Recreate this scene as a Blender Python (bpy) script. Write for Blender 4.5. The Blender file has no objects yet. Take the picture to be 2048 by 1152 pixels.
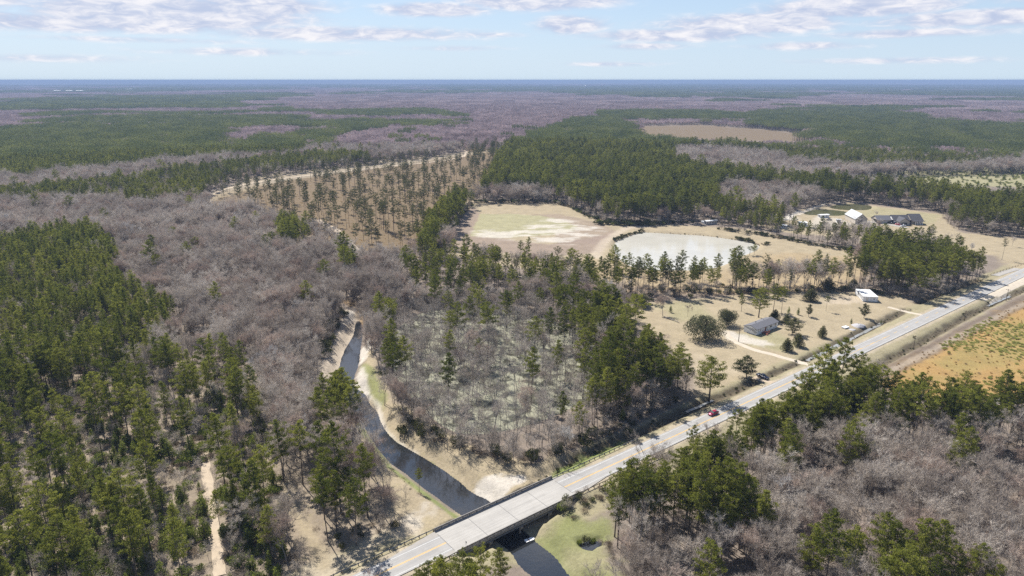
import bpy, math, random
import numpy as np
from mathutils import Vector

SC = bpy.context.scene
COL = SC.collection
RNG = np.random.default_rng(7)
random.seed(7)
rad = math.radians

# ------------------------------------------------------------------ camera, world, sun, exposure
HC = 122.0                    # height of the drone above the ground, metres
FPX = 1365.0                  # focal length in pixels of a 2048-wide picture
PITCH = math.atan((576 - 160) / FPX)

cam_d = bpy.data.cameras.new('camera')
cam = bpy.data.objects.new('camera', cam_d)
COL.objects.link(cam)
cam.location = (0, 0, HC)
cam.rotation_euler = (math.pi / 2 - PITCH, 0, 0)
cam_d.sensor_width = 36.0
cam_d.lens = 36.0 * FPX / 2048
cam_d.clip_start = 1.0
cam_d.clip_end = 250000.0
SC.camera = cam
SC.render.resolution_x, SC.render.resolution_y = 1024, 576

SUN_AZ = rad(-35.0)           # measured from +Y towards +X: the sun stands ahead and to the left
SUN_EL = rad(51.0)
sd = bpy.data.lights.new('sun', 'SUN')
sd.energy = 5.0
sd.angle = rad(0.55)
sd.color = (1.0, 0.955, 0.88)
sun = bpy.data.objects.new('sun', sd)
COL.objects.link(sun)
sdir = Vector((math.sin(SUN_AZ) * math.cos(SUN_EL), math.cos(SUN_AZ) * math.cos(SUN_EL), math.sin(SUN_EL)))
sun.rotation_euler = sdir.to_track_quat('Z', 'Y').to_euler()
sun.location = (0, 0, 300)

SC.view_settings.view_transform = 'Standard'
SC.view_settings.look = 'None'
SC.view_settings.exposure = 0.84
SC.view_settings.gamma = 1.0
SC.cycles.use_denoising = False
SC.cycles.max_bounces = 6
SC.cycles.diffuse_bounces = 2
SC.cycles.glossy_bounces = 2
SC.cycles.transmission_bounces = 3
SC.cycles.transparent_max_bounces = 6
SC.cycles.volume_bounces = 1


class NT:
    """small helper for writing node trees"""
    def __init__(s, tree):
        s.t = tree; s.n = tree.nodes; s.l = tree.links
    def node(s, typ, **kw):
        nd = s.n.new(typ)
        for k, v in kw.items():
            setattr(nd, k, v)
        return nd
    def set(s, sock, v):
        if isinstance(v, bpy.types.NodeSocket):
            s.l.new(v, sock)
        elif v is not None:
            sock.default_value = v
    def math(s, op, a, b=None, c=None, clamp=False):
        nd = s.node('ShaderNodeMath', operation=op, use_clamp=clamp)
        s.set(nd.inputs[0], a); s.set(nd.inputs[1], b)
        if c is not None: s.set(nd.inputs[2], c)
        return nd.outputs[0]
    def mix(s, f, a, b, blend='MIX'):
        nd = s.node('ShaderNodeMix', data_type='RGBA', blend_type=blend)
        s.set(nd.inputs[0], f); s.set(nd.inputs[6], a); s.set(nd.inputs[7], b)
        return nd.outputs[2]
    def noise(s, vec, scale, detail=3.0, rough=0.55, dist=0.0):
        nd = s.node('ShaderNodeTexNoise')
        if vec is not None: s.l.new(vec, nd.inputs['Vector'])
        nd.inputs['Scale'].default_value = scale; nd.inputs['Detail'].default_value = detail
        nd.inputs['Roughness'].default_value = rough; nd.inputs['Distortion'].default_value = dist
        return nd.outputs['Fac']
    def ramp(s, f, lo, hi):
        nd = s.node('ShaderNodeMapRange', interpolation_type='SMOOTHSTEP')
        s.set(nd.inputs[0], f); nd.inputs[1].default_value = lo; nd.inputs[2].default_value = hi
        return nd.outputs[0]


# sky: Nishita air with cloud banks placed by direction (azimuth, elevation)
world = bpy.data.worlds.new('World'); SC.world = world; world.use_nodes = True
w = NT(world.node_tree); w.n.clear()
sky = w.node('ShaderNodeTexSky', sky_type='NISHITA')
sky.sun_disc = False; sky.sun_elevation = SUN_EL; sky.sun_rotation = SUN_AZ
sky.altitude = 100; sky.air_density = 1.0; sky.dust_density = 0.6; sky.ozone_density = 1.5
tc = w.node('ShaderNodeTexCoord')
sep = w.node('ShaderNodeSeparateXYZ'); w.l.new(tc.outputs['Generated'], sep.inputs[0])
az = w.math('MULTIPLY', w.math('ARCTAN2', sep.outputs[0], sep.outputs[1]), 57.2958)
el = w.math('MULTIPLY', w.math('ARCSINE', sep.outputs[2]), 57.2958)
cv = w.node('ShaderNodeCombineXYZ')
w.l.new(az, cv.inputs[0]); w.l.new(w.math('MULTIPLY', el, 3.6), cv.inputs[1])
nz = w.noise(cv.outputs[0], 0.16, 6, 0.6, 0.4)
nz2 = w.noise(cv.outputs[0], 0.55, 5, 0.6, 0.6)
nsum = w.math('ADD', w.math('MULTIPLY', w.math('SUBTRACT', nz, 0.5), 2.0), w.math('MULTIPLY', w.math('SUBTRACT', nz2, 0.5), 1.3))
CLOUDS = [  # azimuth, elevation, half width, half height (degrees), strength
    (-25, 4.5, 9, 0.85, 1.0), (-37, 5.3, 4, 0.7, 1.), (-31, 3.7, 13, 0.45, .75), (-13, 3.4, 11, .40, .7), (-19, 5.2, 5, .5, .9), (-30, 5.9, 6, .25, .6),
    (-11, 6.6, 7, 0.35, 1.0), (-6, 5.2, 4, 0.35, .9), (2, 5.9, 5.5, 0.5, 1.0), (4.5, 4.1, 2.6, 0.5, .85),
    (13, 3.3, 7, 0.35, .8), (18, 4.0, 6, 0.5, 1.), (25, 4.9, 6, 0.5, 1.), (34, 3.9, 8, 0.40, .85), (29, 3.1, 6, .25, .6), (10, 2.5, 4, .25, .5),
    (35.5, 5.9, 3.4, .8, 1.), (30, 6.0, 2.0, .5, 1.), (22, 2.4, 5, 0.25, .5), (-20, 2.0, 8, .25, .45), (-34, 1.4, 8, .25, .4), (-27, 2.7, 9, .2, .4),
    (8, 1.2, 5, .18, .4), (-5, 2.4, 5, .2, .4), (28, 1.3, 8, .2, .4), (-2, 3.4, 4, .2, .4)]
CLOUDS += [(-16, 24, 12, 2.6, 1.2), (-4, 20, 8, 2.2, 1.0), (-22, 28, 8, 1.5, 1.0), (20, 27, 9, 2, 1), (14, 18, 9, 2, 1.0), (-30, 16, 9, 2, 1.0)]  # unseen cloud banks added above the frame for the water to mirror
for k in range(14):           # the rest of the sky, out of the picture but lighting and mirrored in water
    CLOUDS.append((float(RNG.uniform(-180, 180)), float(RNG.uniform(12, 60)), float(RNG.uniform(6, 16)), float(RNG.uniform(1.4, 4)), float(RNG.uniform(.5, 1))))
tot = None
for (a0, e0, wa, we, st) in CLOUDS:
    dx = w.math('DIVIDE', w.math('SUBTRACT', az, a0), wa)
    dy = w.math('DIVIDE', w.math('SUBTRACT', el, e0), we * 1.35)
    q = w.math('ADD', w.math('MULTIPLY', dx, dx), w.math('MULTIPLY', dy, dy))
    g = w.math('MULTIPLY', w.math('EXPONENT', w.math('MULTIPLY', q, -0.9)), st)
    tot = g if tot is None else w.math('MAXIMUM', tot, g)
m = w.math('ADD', tot, w.math('MULTIPLY', nsum, w.math('ADD', w.math('MULTIPLY', tot, 0.75), 0.12)))
mask = w.ramp(m, 0.10, 0.56)
# cloud tops lighter than their undersides
top = w.ramp(w.math('ADD', w.math('MULTIPLY', nz2, 1.0), w.math('MULTIPLY', nz, 0.6)), 0.6, 1.05)
ccol = w.mix(top, (3.9, 4.4, 5.8, 1), (7.2, 7.0, 7.2, 1))
skyc = w.mix(w.math('MULTIPLY', w.math('EXPONENT', w.math('MULTIPLY', w.math('MAXIMUM', el, 0.0), -0.05)), 0.62), w.mix(0.35, sky.outputs[0], (.3, .8, 2.2, 1)), (4.6, 6.2, 8.6, 1))
hz = w.math('EXPONENT', w.math('MULTIPLY', w.math('MAXIMUM', el, 0.0), -0.30))
skyc = w.mix(w.math('MULTIPLY', hz, 0.75), skyc, (5.1, 6.1, 6.7, 1))
fin = w.mix(w.math('MULTIPLY', mask, 0.9), skyc, ccol)
bg = w.node('ShaderNodeBackground'); w.l.new(fin, bg.inputs[0]); bg.inputs[1].default_value = 0.076
wo = w.node('ShaderNodeOutputWorld'); w.l.new(bg.outputs[0], wo.inputs[0])

# ------------------------------------------------------------------ surveying helpers
cp, sp = math.cos(PITCH), math.sin(PITCH)
def P(u, v, z=0.0):
    """ground position surveyed from the photograph, for a feature of height z"""
    x = (u - 1024) / FPX; y = -(v - 576) / FPX
    t = (HC - z) / -(-sp + y * cp)
    return (x * t, (cp + y * sp) * t)
def PA(pts, z=0.0):
    return np.array([P(u, v, z) for u, v in pts])
def PROJ(x, y, z):
    fw = y * cp - (z - HC) * sp; up = y * sp + (z - HC) * cp
    return 1024 + FPX * x / fw, 576 - FPX * up / fw

def inside(x, y, poly):
    poly = np.asarray(poly); r = np.zeros(np.shape(x), bool); n = len(poly)
    for i in range(n):
        x1, y1 = poly[i]; x2, y2 = poly[(i + 1) % n]
        if y1 == y2: continue
        c = ((y1 > y) != (y2 > y)) & (x < (x2 - x1) * (y - y1) / (y2 - y1) + x1)
        r ^= c
    return r
def dline(x, y, pts, closed=False):
    pts = np.asarray(pts); best = np.full(np.shape(x), 1e9); n = len(pts)
    for i in range(n if closed else n - 1):
        ax, ay = pts[i]; bx, by = pts[(i + 1) % n]
        dx, dy = bx - ax, by - ay; L = dx * dx + dy * dy + 1e-9
        t = np.clip(((x - ax) * dx + (y - ay) * dy) / L, 0, 1)
        best = np.minimum(best, np.hypot(x - ax - t * dx, y - ay - t * dy))
    return best
def sdist(x, y, poly):
    d = dline(x, y, poly, True)
    return np.where(inside(x, y, poly), d, -d)      # positive inside
def sstep(x, a, b):
    t = np.clip((x - a) / (b - a), 0, 1); return t * t * (3 - 2 * t)
_lat = np.random.default_rng(3).random((257, 257))
def vnoise(x, y, s, off=0):
    x = np.asarray(x) / s + off * 17.3; y = np.asarray(y) / s + off * 9.7
    xi = np.floor(x).astype(int); yi = np.floor(y).astype(int); fx = x - xi; fy = y - yi
    fx = fx * fx * (3 - 2 * fx); fy = fy * fy * (3 - 2 * fy)
    a = _lat[xi % 257, yi % 257]; b = _lat[(xi + 1) % 257, yi % 257]; c = _lat[xi % 257, (yi + 1) % 257]; d = _lat[(xi + 1) % 257, (yi + 1) % 257]
    return (a * (1 - fx) + b * fx) * (1 - fy) + (c * (1 - fx) + d * fx) * fy
def fbm(x, y, s, o=4, off=0):
    r = 0; a = 0.5
    for k in range(o):
        r = r + a * (vnoise(x, y, s, off + k) - 0.5) * 2; s /= 2.1; a *= 0.55
    return r

# ------------------------------------------------------------------ survey of the place
ZR = 0.9                                                   # level of the road
RO = np.array(P(892, 1085.4, ZR)); RE = np.array(P(2040, 548, ZR - .3))
RD = (RE - RO) / np.linalg.norm(RE - RO); RN = np.array([-RD[1], RD[0]])
ROAD_A = math.atan2(RD[1], RD[0])
def ST(s, t):
    q = RO + RD * s + RN * t; return float(q[0]), float(q[1])
def toST(x, y):
    return (x - RO[0]) * RD[0] + (y - RO[1]) * RD[1], (x - RO[0]) * RN[0] + (y - RO[1]) * RN[1]
def road_z(s):
    return 0.6 + 0.35 * np.exp(-((np.asarray(s, float) - 21) / 80.0) ** 2)
BL = 43.5                                                  # bridge length
ZW = -3.0                                                  # river level
RIVER_UP = [(711, 665), (702, 684), (688, 706), (681, 733), (675, 762), (680, 780), (693, 798), (716, 830), (737, 865), (774, 918), (815, 948), (853, 978), (890, 1005), (921, 1027), (955, 1052), (1000, 1085), (1024, 1101), (1044, 1135), (1068, 1152), (1120, 1200), (1180, 1290),
            (1290, 1290), (1215, 1220), (1150, 1165), (1126, 1142), (1106, 1114), (1071, 1087), (1030, 1050), (979, 1003), (942, 988), (907, 957), (856, 923), (819, 902), (784, 882), (761, 851), (751, 823), (736, 810), (731, 792), (715, 780), (703, 776), (706, 752), (714, 735), (718, 715), (719, 700), (722, 682), (724, 665), (722, 650), (716, 640), (712, 650)]
RIVER = PA(RIVER_UP, ZW)
POND = PA([(1229, 486), (1249, 477), (1278, 466), (1294, 465), (1337, 468), (1395, 471), (1434, 475), (1473, 481), (1505, 486), (1520, 492), (1510, 502), (1492, 509), (1474, 515), (1454, 528), (1425, 537), (1370, 541), (1300, 540), (1255, 531), (1236, 514), (1229, 498)], -1.0)
SWAMP = PA([(770, 690), (805, 648), (850, 622), (930, 618), (1060, 622), (1130, 650), (1190, 690), (1240, 730), (1215, 775), (1150, 812), (1060, 850), (960, 870), (900, 862), (850, 820), (800, 770)], -0.9)
SWAMP2 = PA([(800, 606), (850, 590), (940, 590), (1030, 612), (1090, 640), (1080, 660), (1000, 640), (900, 622), (830, 622)], -0.9)
SWAMP3 = PA([(610, 552), (640, 530), (720, 524), (760, 540), (700, 556), (650, 560)], -0.9)
POOL = PA([(1157, 1084), (1166, 1088), (1178, 1080), (1190, 1084), (1203, 1081), (1204, 1092), (1190, 1095), (1186, 1103), (1170, 1100), (1160, 1094)], -1.2)
FARPOND = PA([(1606, 425), (1637, 418), (1668, 420), (1697, 424), (1693, 430), (1668, 432), (1640, 431), (1612, 430)], -0.8)
FARPOND2 = PA([(1660, 412), (1700, 407), (1745, 411), (1740, 420), (1700, 421), (1665, 418)], -0.8)
DITCH1 = PA([(1600, 727), (1630, 712), (1660, 697), (1700, 677), (1750, 651), (1800, 627), (1812, 621)], -.5)
DITCH1B = PA([(1835, 607), (1870, 592), (1960, 560)], -.5)
DITCH2 = PA([(1588, 731), (1545, 750), (1536, 754)], -.5)
DITCH3 = PA([(1512, 764), (1450, 792), (1410, 808), (1370, 825), (1310, 852), (1240, 880), (1180, 905), (1120, 935), (1080, 955)], -.5)
DITCH4 = PA([(1690, 768), (1735, 746), (1790, 712), (1830, 692), (1880, 663), (1940, 630), (1990, 605), (2060, 575), (2160, 530)], -.5)
def chaikin(p, it=1):
    for _ in range(it):
        q = np.roll(p, -1, 0); p = np.stack([.75 * p + .25 * q, .25 * p + .75 * q], 1).reshape(-1, 2)
    return p
RIVER = chaikin(RIVER); POND = chaikin(POND, 2); SWAMP = chaikin(SWAMP, 2); SWAMP2 = chaikin(SWAMP2, 2); SWAMP3 = chaikin(SWAMP3, 2); POOL = chaikin(POOL, 1); FARPOND = chaikin(FARPOND, 2); FARPOND2 = chaikin(FARPOND2, 2)
DRIVE1 = [(1453, 662), (1458, 674), (1475, 686), (1500, 697), (1545, 709), (1590, 722), (1618, 731)]
DRIVE2 = [(1776, 614), (1800, 620), (1830, 628), (1852, 634)]
DRIVE3 = [(1508, 754), (1522, 759), (1546, 768)]
CROSS = [(PA(DRIVE1[-3:]), 2.0), (PA(DRIVE2), 2.0), (PA(DRIVE3), 2.6)]
WATERS = [(RIVER, ZW, 2.2, 7.0), (POND, -1.0, 1.5, 5.0), (SWAMP, -0.9, 1.0, 6.0), (SWAMP2, -0.96, 1.0, 4.0), (SWAMP3, -0.9, 1.0, 4.0), (POOL, -1.2, .6, 1.6), (FARPOND, -.8, 1.0, 4.0), (FARPOND2, -.8, 1.0, 4.0)]
DITCHES = [(DITCH1, 1.5, 3.4), (DITCH1B, 1.3, 3.0), (DITCH2, 1.2, 2.8), (DITCH3, 1.5, 4.0), (DITCH4, 1.3, 3.2)]

def height(x, y):
    x = np.asarray(x, float); y = np.asarray(y, float)
    z = 0.25 * fbm(x, y, 40, 3) * (1 - sstep(np.hypot(x, y), 380, 620))
    for pl, d, wd in DITCHES:
        mx, mn = pl.max(0) + 8, pl.min(0) - 8
        m = (x > mn[0]) & (x < mx[0]) & (y > mn[1]) & (y < mx[1])
        if m.any():
            dd = dline(x[m], y[m], pl) + 0.5 * fbm(x[m], y[m], 4, 2)
            dep_ = d * (1 - sstep(dd, 0.6, wd))
            for cpl, cw in CROSS:
                dep_ = dep_ * sstep(dline(x[m], y[m], cpl), cw, cw + 1.6)
            z[m] = z[m] - dep_
    s, t = toST(x, y)
    rz = road_z(s); at = np.abs(t)
    k = 1 - sstep(at, 5.2, 10.5)
    k *= 1 - sstep(-s, 900, 1000)
    z = np.where(k > 0, z * (1 - k) + (rz - 0.18) * k, z)
    for pl, zw, dep, bank in WATERS:
        mx, mn = pl.max(0) + 12, pl.min(0) - 12
        m = (x > mn[0]) & (x < mx[0]) & (y > mn[1]) & (y < mx[1])
        if m.any():
            sd_ = sdist(x[m], y[m], pl) + 0.35 * fbm(x[m], y[m], 6, 2)
            zi = zw - 0.06 - np.minimum(dep, np.maximum(sd_, 0) * 0.8)
            f = sstep(-sd_, 0.0, bank)
            z[m] = np.where(sd_ > 0, zi, (zw - 0.06) * (1 - f) + z[m] * f)
    # mound of spoil on the left bank
    return z
def H1(x, y):
    return float(height(np.array([x]), np.array([y]))[0])

# ------------------------------------------------------------------ mesh helpers
class MB:
    def __init__(s): s.v = []; s.f = []; s.m = []; s.n = 0
    def add(s, v, f, mat=0):
        v = np.asarray(v, float); f = np.asarray(f, int)
        s.v.append(v); s.f.append((f + s.n, mat)); s.n += len(v)
    def box(s, c, size, rz=0, mat=0, taper=1.0):
        hx, hy, hz = np.array(size) / 2
        v = np.array([[x * (taper if z > 0 else 1), y * (taper if z > 0 else 1), z] for z in (-hz, hz) for (x, y) in ((-hx, -hy), (hx, -hy), (hx, hy), (-hx, hy))], float)
        ca, sa = math.cos(rz), math.sin(rz)
        v = np.stack([v[:, 0] * ca - v[:, 1] * sa, v[:, 0] * sa + v[:, 1] * ca, v[:, 2]], 1) + np.array(c)
        s.add(v, [[0, 3, 2, 1], [4, 5, 6, 7], [0, 1, 5, 4], [1, 2, 6, 5], [2, 3, 7, 6], [3, 0, 4, 7]], mat)
    def tube(s, pts, rads, n=6, mat=0, cap=True):
        pts = np.asarray(pts, float); k = len(pts); rings = []
        for i in range(k):
            d = pts[min(i + 1, k - 1)] - pts[max(i - 1, 0)]; d /= np.linalg.norm(d) + 1e-9
            a = np.cross(d, [0.13, 0.99, 0.05] if abs(d[1]) < .9 else [1, 0, 0]); a /= np.linalg.norm(a); b = np.cross(d, a)
            th = np.arange(n) * 2 * math.pi / n
            rings.append(pts[i] + rads[i] * (np.cos(th)[:, None] * a + np.sin(th)[:, None] * b))
        v = np.concatenate(rings); f = []
        for i in range(k - 1):
            for j in range(n):
                f.append([i * n + j, i * n + (j + 1) % n, (i + 1) * n + (j + 1) % n, (i + 1) * n + j])
        s.add(v, f, mat)
        if cap and n == 4:
            s.add(v[-n:], [[0, 1, 2, 3]], mat); s.add(v[:n], [[3, 2, 1, 0]], mat)
        elif cap and n > 4:
            c = np.vstack([v[-n:], pts[-1]]); s.add(c, [[j, (j + 1) % n, n] for j in range(n)], mat)
            c = np.vstack([v[:n], pts[0]]); s.add(c, [[(j + 1) % n, j, n] for j in range(n)], mat)
    def prism(s, prof, axis_pts, mat=0):
        """profile points (a,z) swept between stations [(origin, side vector)]"""
        n = len(prof); v = []
        for o, sd_ in axis_pts:
            for a, z in prof: v.append(np.array(o) + np.array(sd_) * a + np.array([0, 0, z]))
        k = len(axis_pts); f = [[i * n + j, i * n + (j + 1) % n, (i + 1) * n + (j + 1) % n, (i + 1) * n + j] for i in range(k - 1) for j in range(n)]
        s.add(v, f, mat)
        for base in (0, (k - 1) * n):
            if n == 4: s.add(v[base:base + 4], [[0, 1, 2, 3]], mat)
            else:
                c = np.vstack([np.array(v[base:base + n]), np.mean(v[base:base + n], 0)]); s.add(c, [[j, (j + 1) % n, n] for j in range(n)], mat)
    def mesh(s, name, mats, smooth=False):
        me = bpy.data.meshes.new(name)
        V = np.concatenate(s.v); me.vertices.add(len(V)); me.vertices.foreach_set('co', V.astype(np.float32).ravel())
        tot = np.concatenate([np.full(len(f), f.shape[1]) for f, _ in s.f]); loops = np.concatenate([f.ravel() for f, _ in s.f])
        mi = np.concatenate([np.full(len(f), m) for f, m in s.f])
        me.loops.add(len(loops)); me.loops.foreach_set('vertex_index', loops.astype(np.int32))
        me.polygons.add(len(tot)); st = np.concatenate([[0], np.cumsum(tot)[:-1]])
        me.polygons.foreach_set('loop_start', st.astype(np.int32)); me.polygons.foreach_set('material_index', mi.astype(np.int32))
        me.polygons.foreach_set('use_smooth', np.full(len(tot), bool(smooth)))
        for mt in (mats if isinstance(mats, (list, tuple)) else [mats]): me.materials.append(mt)
        me.update(calc_edges=True); me.validate()
        return me

def obj(name, mb, mats, parent=None, smooth=False):
    me = mb.mesh(name, mats, smooth) if isinstance(mb, MB) else mb
    o = bpy.data.objects.new(name, me); COL.objects.link(o)
    if parent is not None: o.parent = parent
    return o
def tag(o, label, cat, group=None, kind=None):
    o['label'] = label; o['category'] = cat
    if group: o['group'] = group
    if kind: o['kind'] = kind
    return o
def thing(name, label, cat, loc, rz=0, group=None):
    o = bpy.data.objects.new(name, None); COL.objects.link(o)
    o.location = loc; o.rotation_euler = (0, 0, rz); o.empty_display_size = .5
    return tag(o, label, cat, group)
def struct(o, label=None, cat=None):
    o['kind'] = 'structure'
    if label: o['label'] = label; o['category'] = cat
    return o

# ------------------------------------------------------------------ materials
def mat_new(name):
    m = bpy.data.materials.new(name); m.use_nodes = True
    t = NT(m.node_tree); t.n.clear()
    out = t.node('ShaderNodeOutputMaterial')
    return m, t, out
def simple(name, col, rough=0.7, var=0.12, scale=1.2, metal=0.0, spec=0.3):
    m, t, out = mat_new(name)
    tc = t.node('ShaderNodeTexCoord')
    n = t.noise(tc.outputs['Object'], scale, 4, .6)
    lo = tuple(c * (1 - var) for c in col) + (1,); hi = tuple(min(1, c * (1 + var)) for c in col) + (1,)
    c = t.mix(n, lo, hi)
    p = t.node('ShaderNodeBsdfPrincipled'); t.l.new(c, p.inputs['Base Color'])
    p.inputs['Roughness'].default_value = rough; p.inputs['Metallic'].default_value = metal; p.inputs['Specular IOR Level'].default_value = spec
    t.l.new(p.outputs[0], out.inputs[0]); return m
def leafmat(name, dark, light, trans=0.35, ns=0.35, rvar=0.78):
    m, t, out = mat_new(name)
    oi = t.node('ShaderNodeObjectInfo'); g = t.node('ShaderNodeNewGeometry')
    n = t.noise(g.outputs['Position'], ns, 2, .5)
    n2 = t.noise(g.outputs['Position'], 0.012, 2, .5)
    f = t.math('ADD', t.math('MULTIPLY', t.math('SUBTRACT', oi.outputs['Random'], 0.15), rvar), t.math('ADD', t.math('MULTIPLY', t.math('SUBTRACT', n, .5), 1.1), t.math('ADD', t.math('MULTIPLY', t.math('SUBTRACT', n2, .5), 1.0), .2)), clamp=True)
    c = t.mix(f, dark + (1,), light + (1,))
    d = t.node('ShaderNodeBsdfDiffuse'); t.l.new(c, d.inputs[0])
    tr = t.node('ShaderNodeBsdfTranslucent'); t.l.new(c, tr.inputs[0])
    mx = t.node('ShaderNodeMixShader'); mx.inputs[0].default_value = trans
    t.l.new(d.outputs[0], mx.inputs[1]); t.l.new(tr.outputs[0], mx.inputs[2]); t.l.new(mx.outputs[0], out.inputs[0])
    return m
M = {}
M['pine'] = leafmat('pine_needles', (.085, .104, .018), (.265, .270, .052), .5)
M['pine_far'] = leafmat('pine_needles_far', (.076, .098, .028), (.185, .200, .055), .5)
M['plant'] = leafmat('young_pine_needles', (.092, .116, .020), (.270, .275, .052), .5)
M['thin'] = leafmat('thin_pine_needles', (.08, .088, .036), (.15, .15, .062))
M['cedar'] = leafmat('cedar_leaves', (.042, .052, .020), (.115, .115, .045), .25, .6)
M['oak'] = leafmat('evergreen_oak_leaves', (.055, .062, .032), (.135, .140, .072), .3, .6)
M['shrubg'] = leafmat('green_shrub_leaves', (.08, .105, .022), (.24, .27, .06), .4, .5)
M['lime'] = leafmat('yellow_green_brush', (.26, .27, .075), (.42, .42, .14), .5, .3)
M['shrubb'] = leafmat('brown_brush', (.12, .092, .062), (.31, .245, .175), .2, .5)
M['orange'] = leafmat('broomsedge', (.30, .19, .07), (.44, .29, .11), .45, .2)
M['twig'] = leafmat('bare_twigs', (.26, .215, .18), (.58, .52, .455), .25, .25)
M['twig_far'] = leafmat('bare_twigs_far', (.27, .205, .20), (.55, .44, .43), .25, .12)
M['twig_red'] = leafmat('budding_twigs', (.32, .245, .205), (.55, .45, .38), .25, .25)
M['twig_pale'] = leafmat('pale_lichened_twigs', (.42, .40, .38), (.62, .59, .56), .1, .3)
M['bark'] = simple('grey_brown_bark', (.13, .105, .085), .95, .35, 2.0)
M['barkg'] = simple('pale_grey_bark', (.24, .215, .195), .95, .35, 2.0)
M['white'] = simple('white_siding', (.80, .80, .80), .5, .05)
M['roofg'] = simple('grey_shingle', (.125, .125, .14), .85, .15, 3)
M['roofd'] = simple('dark_shingle', (.07, .07, .08), .85, .2, 3)
M['metalroof'] = simple('white_metal_roof', (.66, .67, .68), .45, .03)
M['conc'] = simple('concrete', (.29, .272, .25), .85, .2, .6)
M['concd'] = simple('weathered_concrete', (.17, .165, .16), .9, .35, .8)
M['rail'] = simple('stained_rail_concrete', (.24, .225, .21), .9, .3, .8)
M['barnroof'] = simple('dull_metal_roof', (.40, .41, .42), .5, .08)
M['wood'] = simple('weathered_timber', (.17, .125, .085), .9, .3, 3)
M['steel'] = simple('galvanised_steel', (.30, .30, .29), .5, .2, 2, .4)
M['glass'] = simple('dark_window_glass', (.03, .035, .04), .1, .1, 1, 0, .8)
M['tyre'] = simple('black_rubber', (.02, .02, .02), .8, .2)
M['red'] = simple('magenta_red_paint', (.30, .015, .055), .25, .04, 1, .2, .7)
M['navy'] = simple('dark_blue_paint', (.018, .02, .045), .25, .05, 1, .2, .7)
M['silver'] = simple('silver_paint', (.5, .51, .53), .3, .05, 1, .4)
M['blackp'] = simple('black_paint', (.02, .02, .022), .3, .1, 1)
M['whitep'] = simple('white_paint', (.8, .8, .8), .3, .03, 1)
M['lamp'] = simple('headlight_glass', (.8, .8, .8), .15, .05)
M['gravelp'] = simple('grey_gravel', (.36, .35, .36), .95, .3, 4)
M['sandp'] = simple('pale_sand', (.62, .56, .47), .95, .2, 1)
M['beige'] = simple('beige_siding', (.42, .38, .33), .7, .1)
M['brick'] = simple('brick_red_wood', (.25, .10, .07), .8, .2)

def water_mat(name, col, rough=0.05, bump=0.05, patch=None, scale=0.6):
    m, t, out = mat_new(name)
    g = t.node('ShaderNodeNewGeometry'); p = t.node('ShaderNodeBsdfPrincipled')
    n = t.noise(g.outputs['Position'], scale, 4, .6); n3 = t.noise(g.outputs['Position'], .04, 3, .6)
    c = t.mix(n3, tuple(x * .8 for x in col) + (1,), tuple(x * 1.2 for x in col) + (1,))
    p.inputs['Specular IOR Level'].default_value = 0.5; p.inputs['IOR'].default_value = 1.95 if name == 'river_water' else 1.333
    p.inputs['Roughness'].default_value = rough
    if patch:
        pc, sc, lo, hi = patch
        k = t.ramp(t.noise(g.outputs['Position'], sc, 6, .65, .3), lo, hi)
        pn = t.noise(g.outputs['Position'], 1.7, 4, .7)
        c = t.mix(k, c, t.mix(pn, tuple(x * .75 for x in pc) + (1,), tuple(x * 1.2 for x in pc) + (1,)))
        t.l.new(t.math('ADD', t.math('MULTIPLY', k, .7), rough), p.inputs['Roughness'])
    t.l.new(c, p.inputs['Base Color'])
    b = t.node('ShaderNodeBump'); b.inputs['Strength'].default_value = bump; b.inputs['Distance'].default_value = .3
    t.l.new(n, b.inputs['Height']); t.l.new(b.outputs[0], p.inputs['Normal'])
    t.l.new(p.outputs[0], out.inputs[0]); return m

# ground: colour attribute from the survey, broken up by several sizes of noise
def ground_mat():
    m, t, out = mat_new('ground')
    a = t.node('ShaderNodeAttribute', attribute_name='Col'); g = t.node('ShaderNodeNewGeometry')
    pos = g.outputs['Position']
    n1 = t.noise(pos, .9, 6, .7); n2 = t.noise(pos, .12, 5, .6); n3 = t.noise(pos, 3.5, 3, .7)
    s = t.math('ADD', t.math('MULTIPLY', n1, .9), t.math('ADD', t.math('MULTIPLY', n2, .7), t.math('MULTIPLY', n3, .5)))
    s = t.math('ADD', t.math('MULTIPLY', t.math('SUBTRACT', s, 1.05), 0.95), 1.0)
    sc = t.node('ShaderNodeVectorMath', operation='SCALE'); t.l.new(a.outputs['Color'], sc.inputs[0]); t.l.new(s, sc.inputs['Scale'])
    gr = t.ramp(t.noise(pos, .35, 5, .65), .52, .72)
    c = t.mix(t.math('MULTIPLY', gr, .35), sc.outputs[0], (.20, .19, .07, 1), 'MIX')
    m2 = t.mix(a.outputs['Alpha'], sc.outputs[0], c)
    d = t.node('ShaderNodeBsdfPrincipled'); t.l.new(m2, d.inputs['Base Color']); d.inputs['Roughness'].default_value = .95; d.inputs['Specular IOR Level'].default_value = .1
    b = t.node('ShaderNodeBump'); b.inputs['Strength'].default_value = .6; b.inputs['Distance'].default_value = .4
    t.l.new(n1, b.inputs['Height']); t.l.new(b.outputs[0], d.inputs['Normal'])
    t.l.new(d.outputs[0], out.inputs[0]); return m
M['ground'] = ground_mat()

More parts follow.
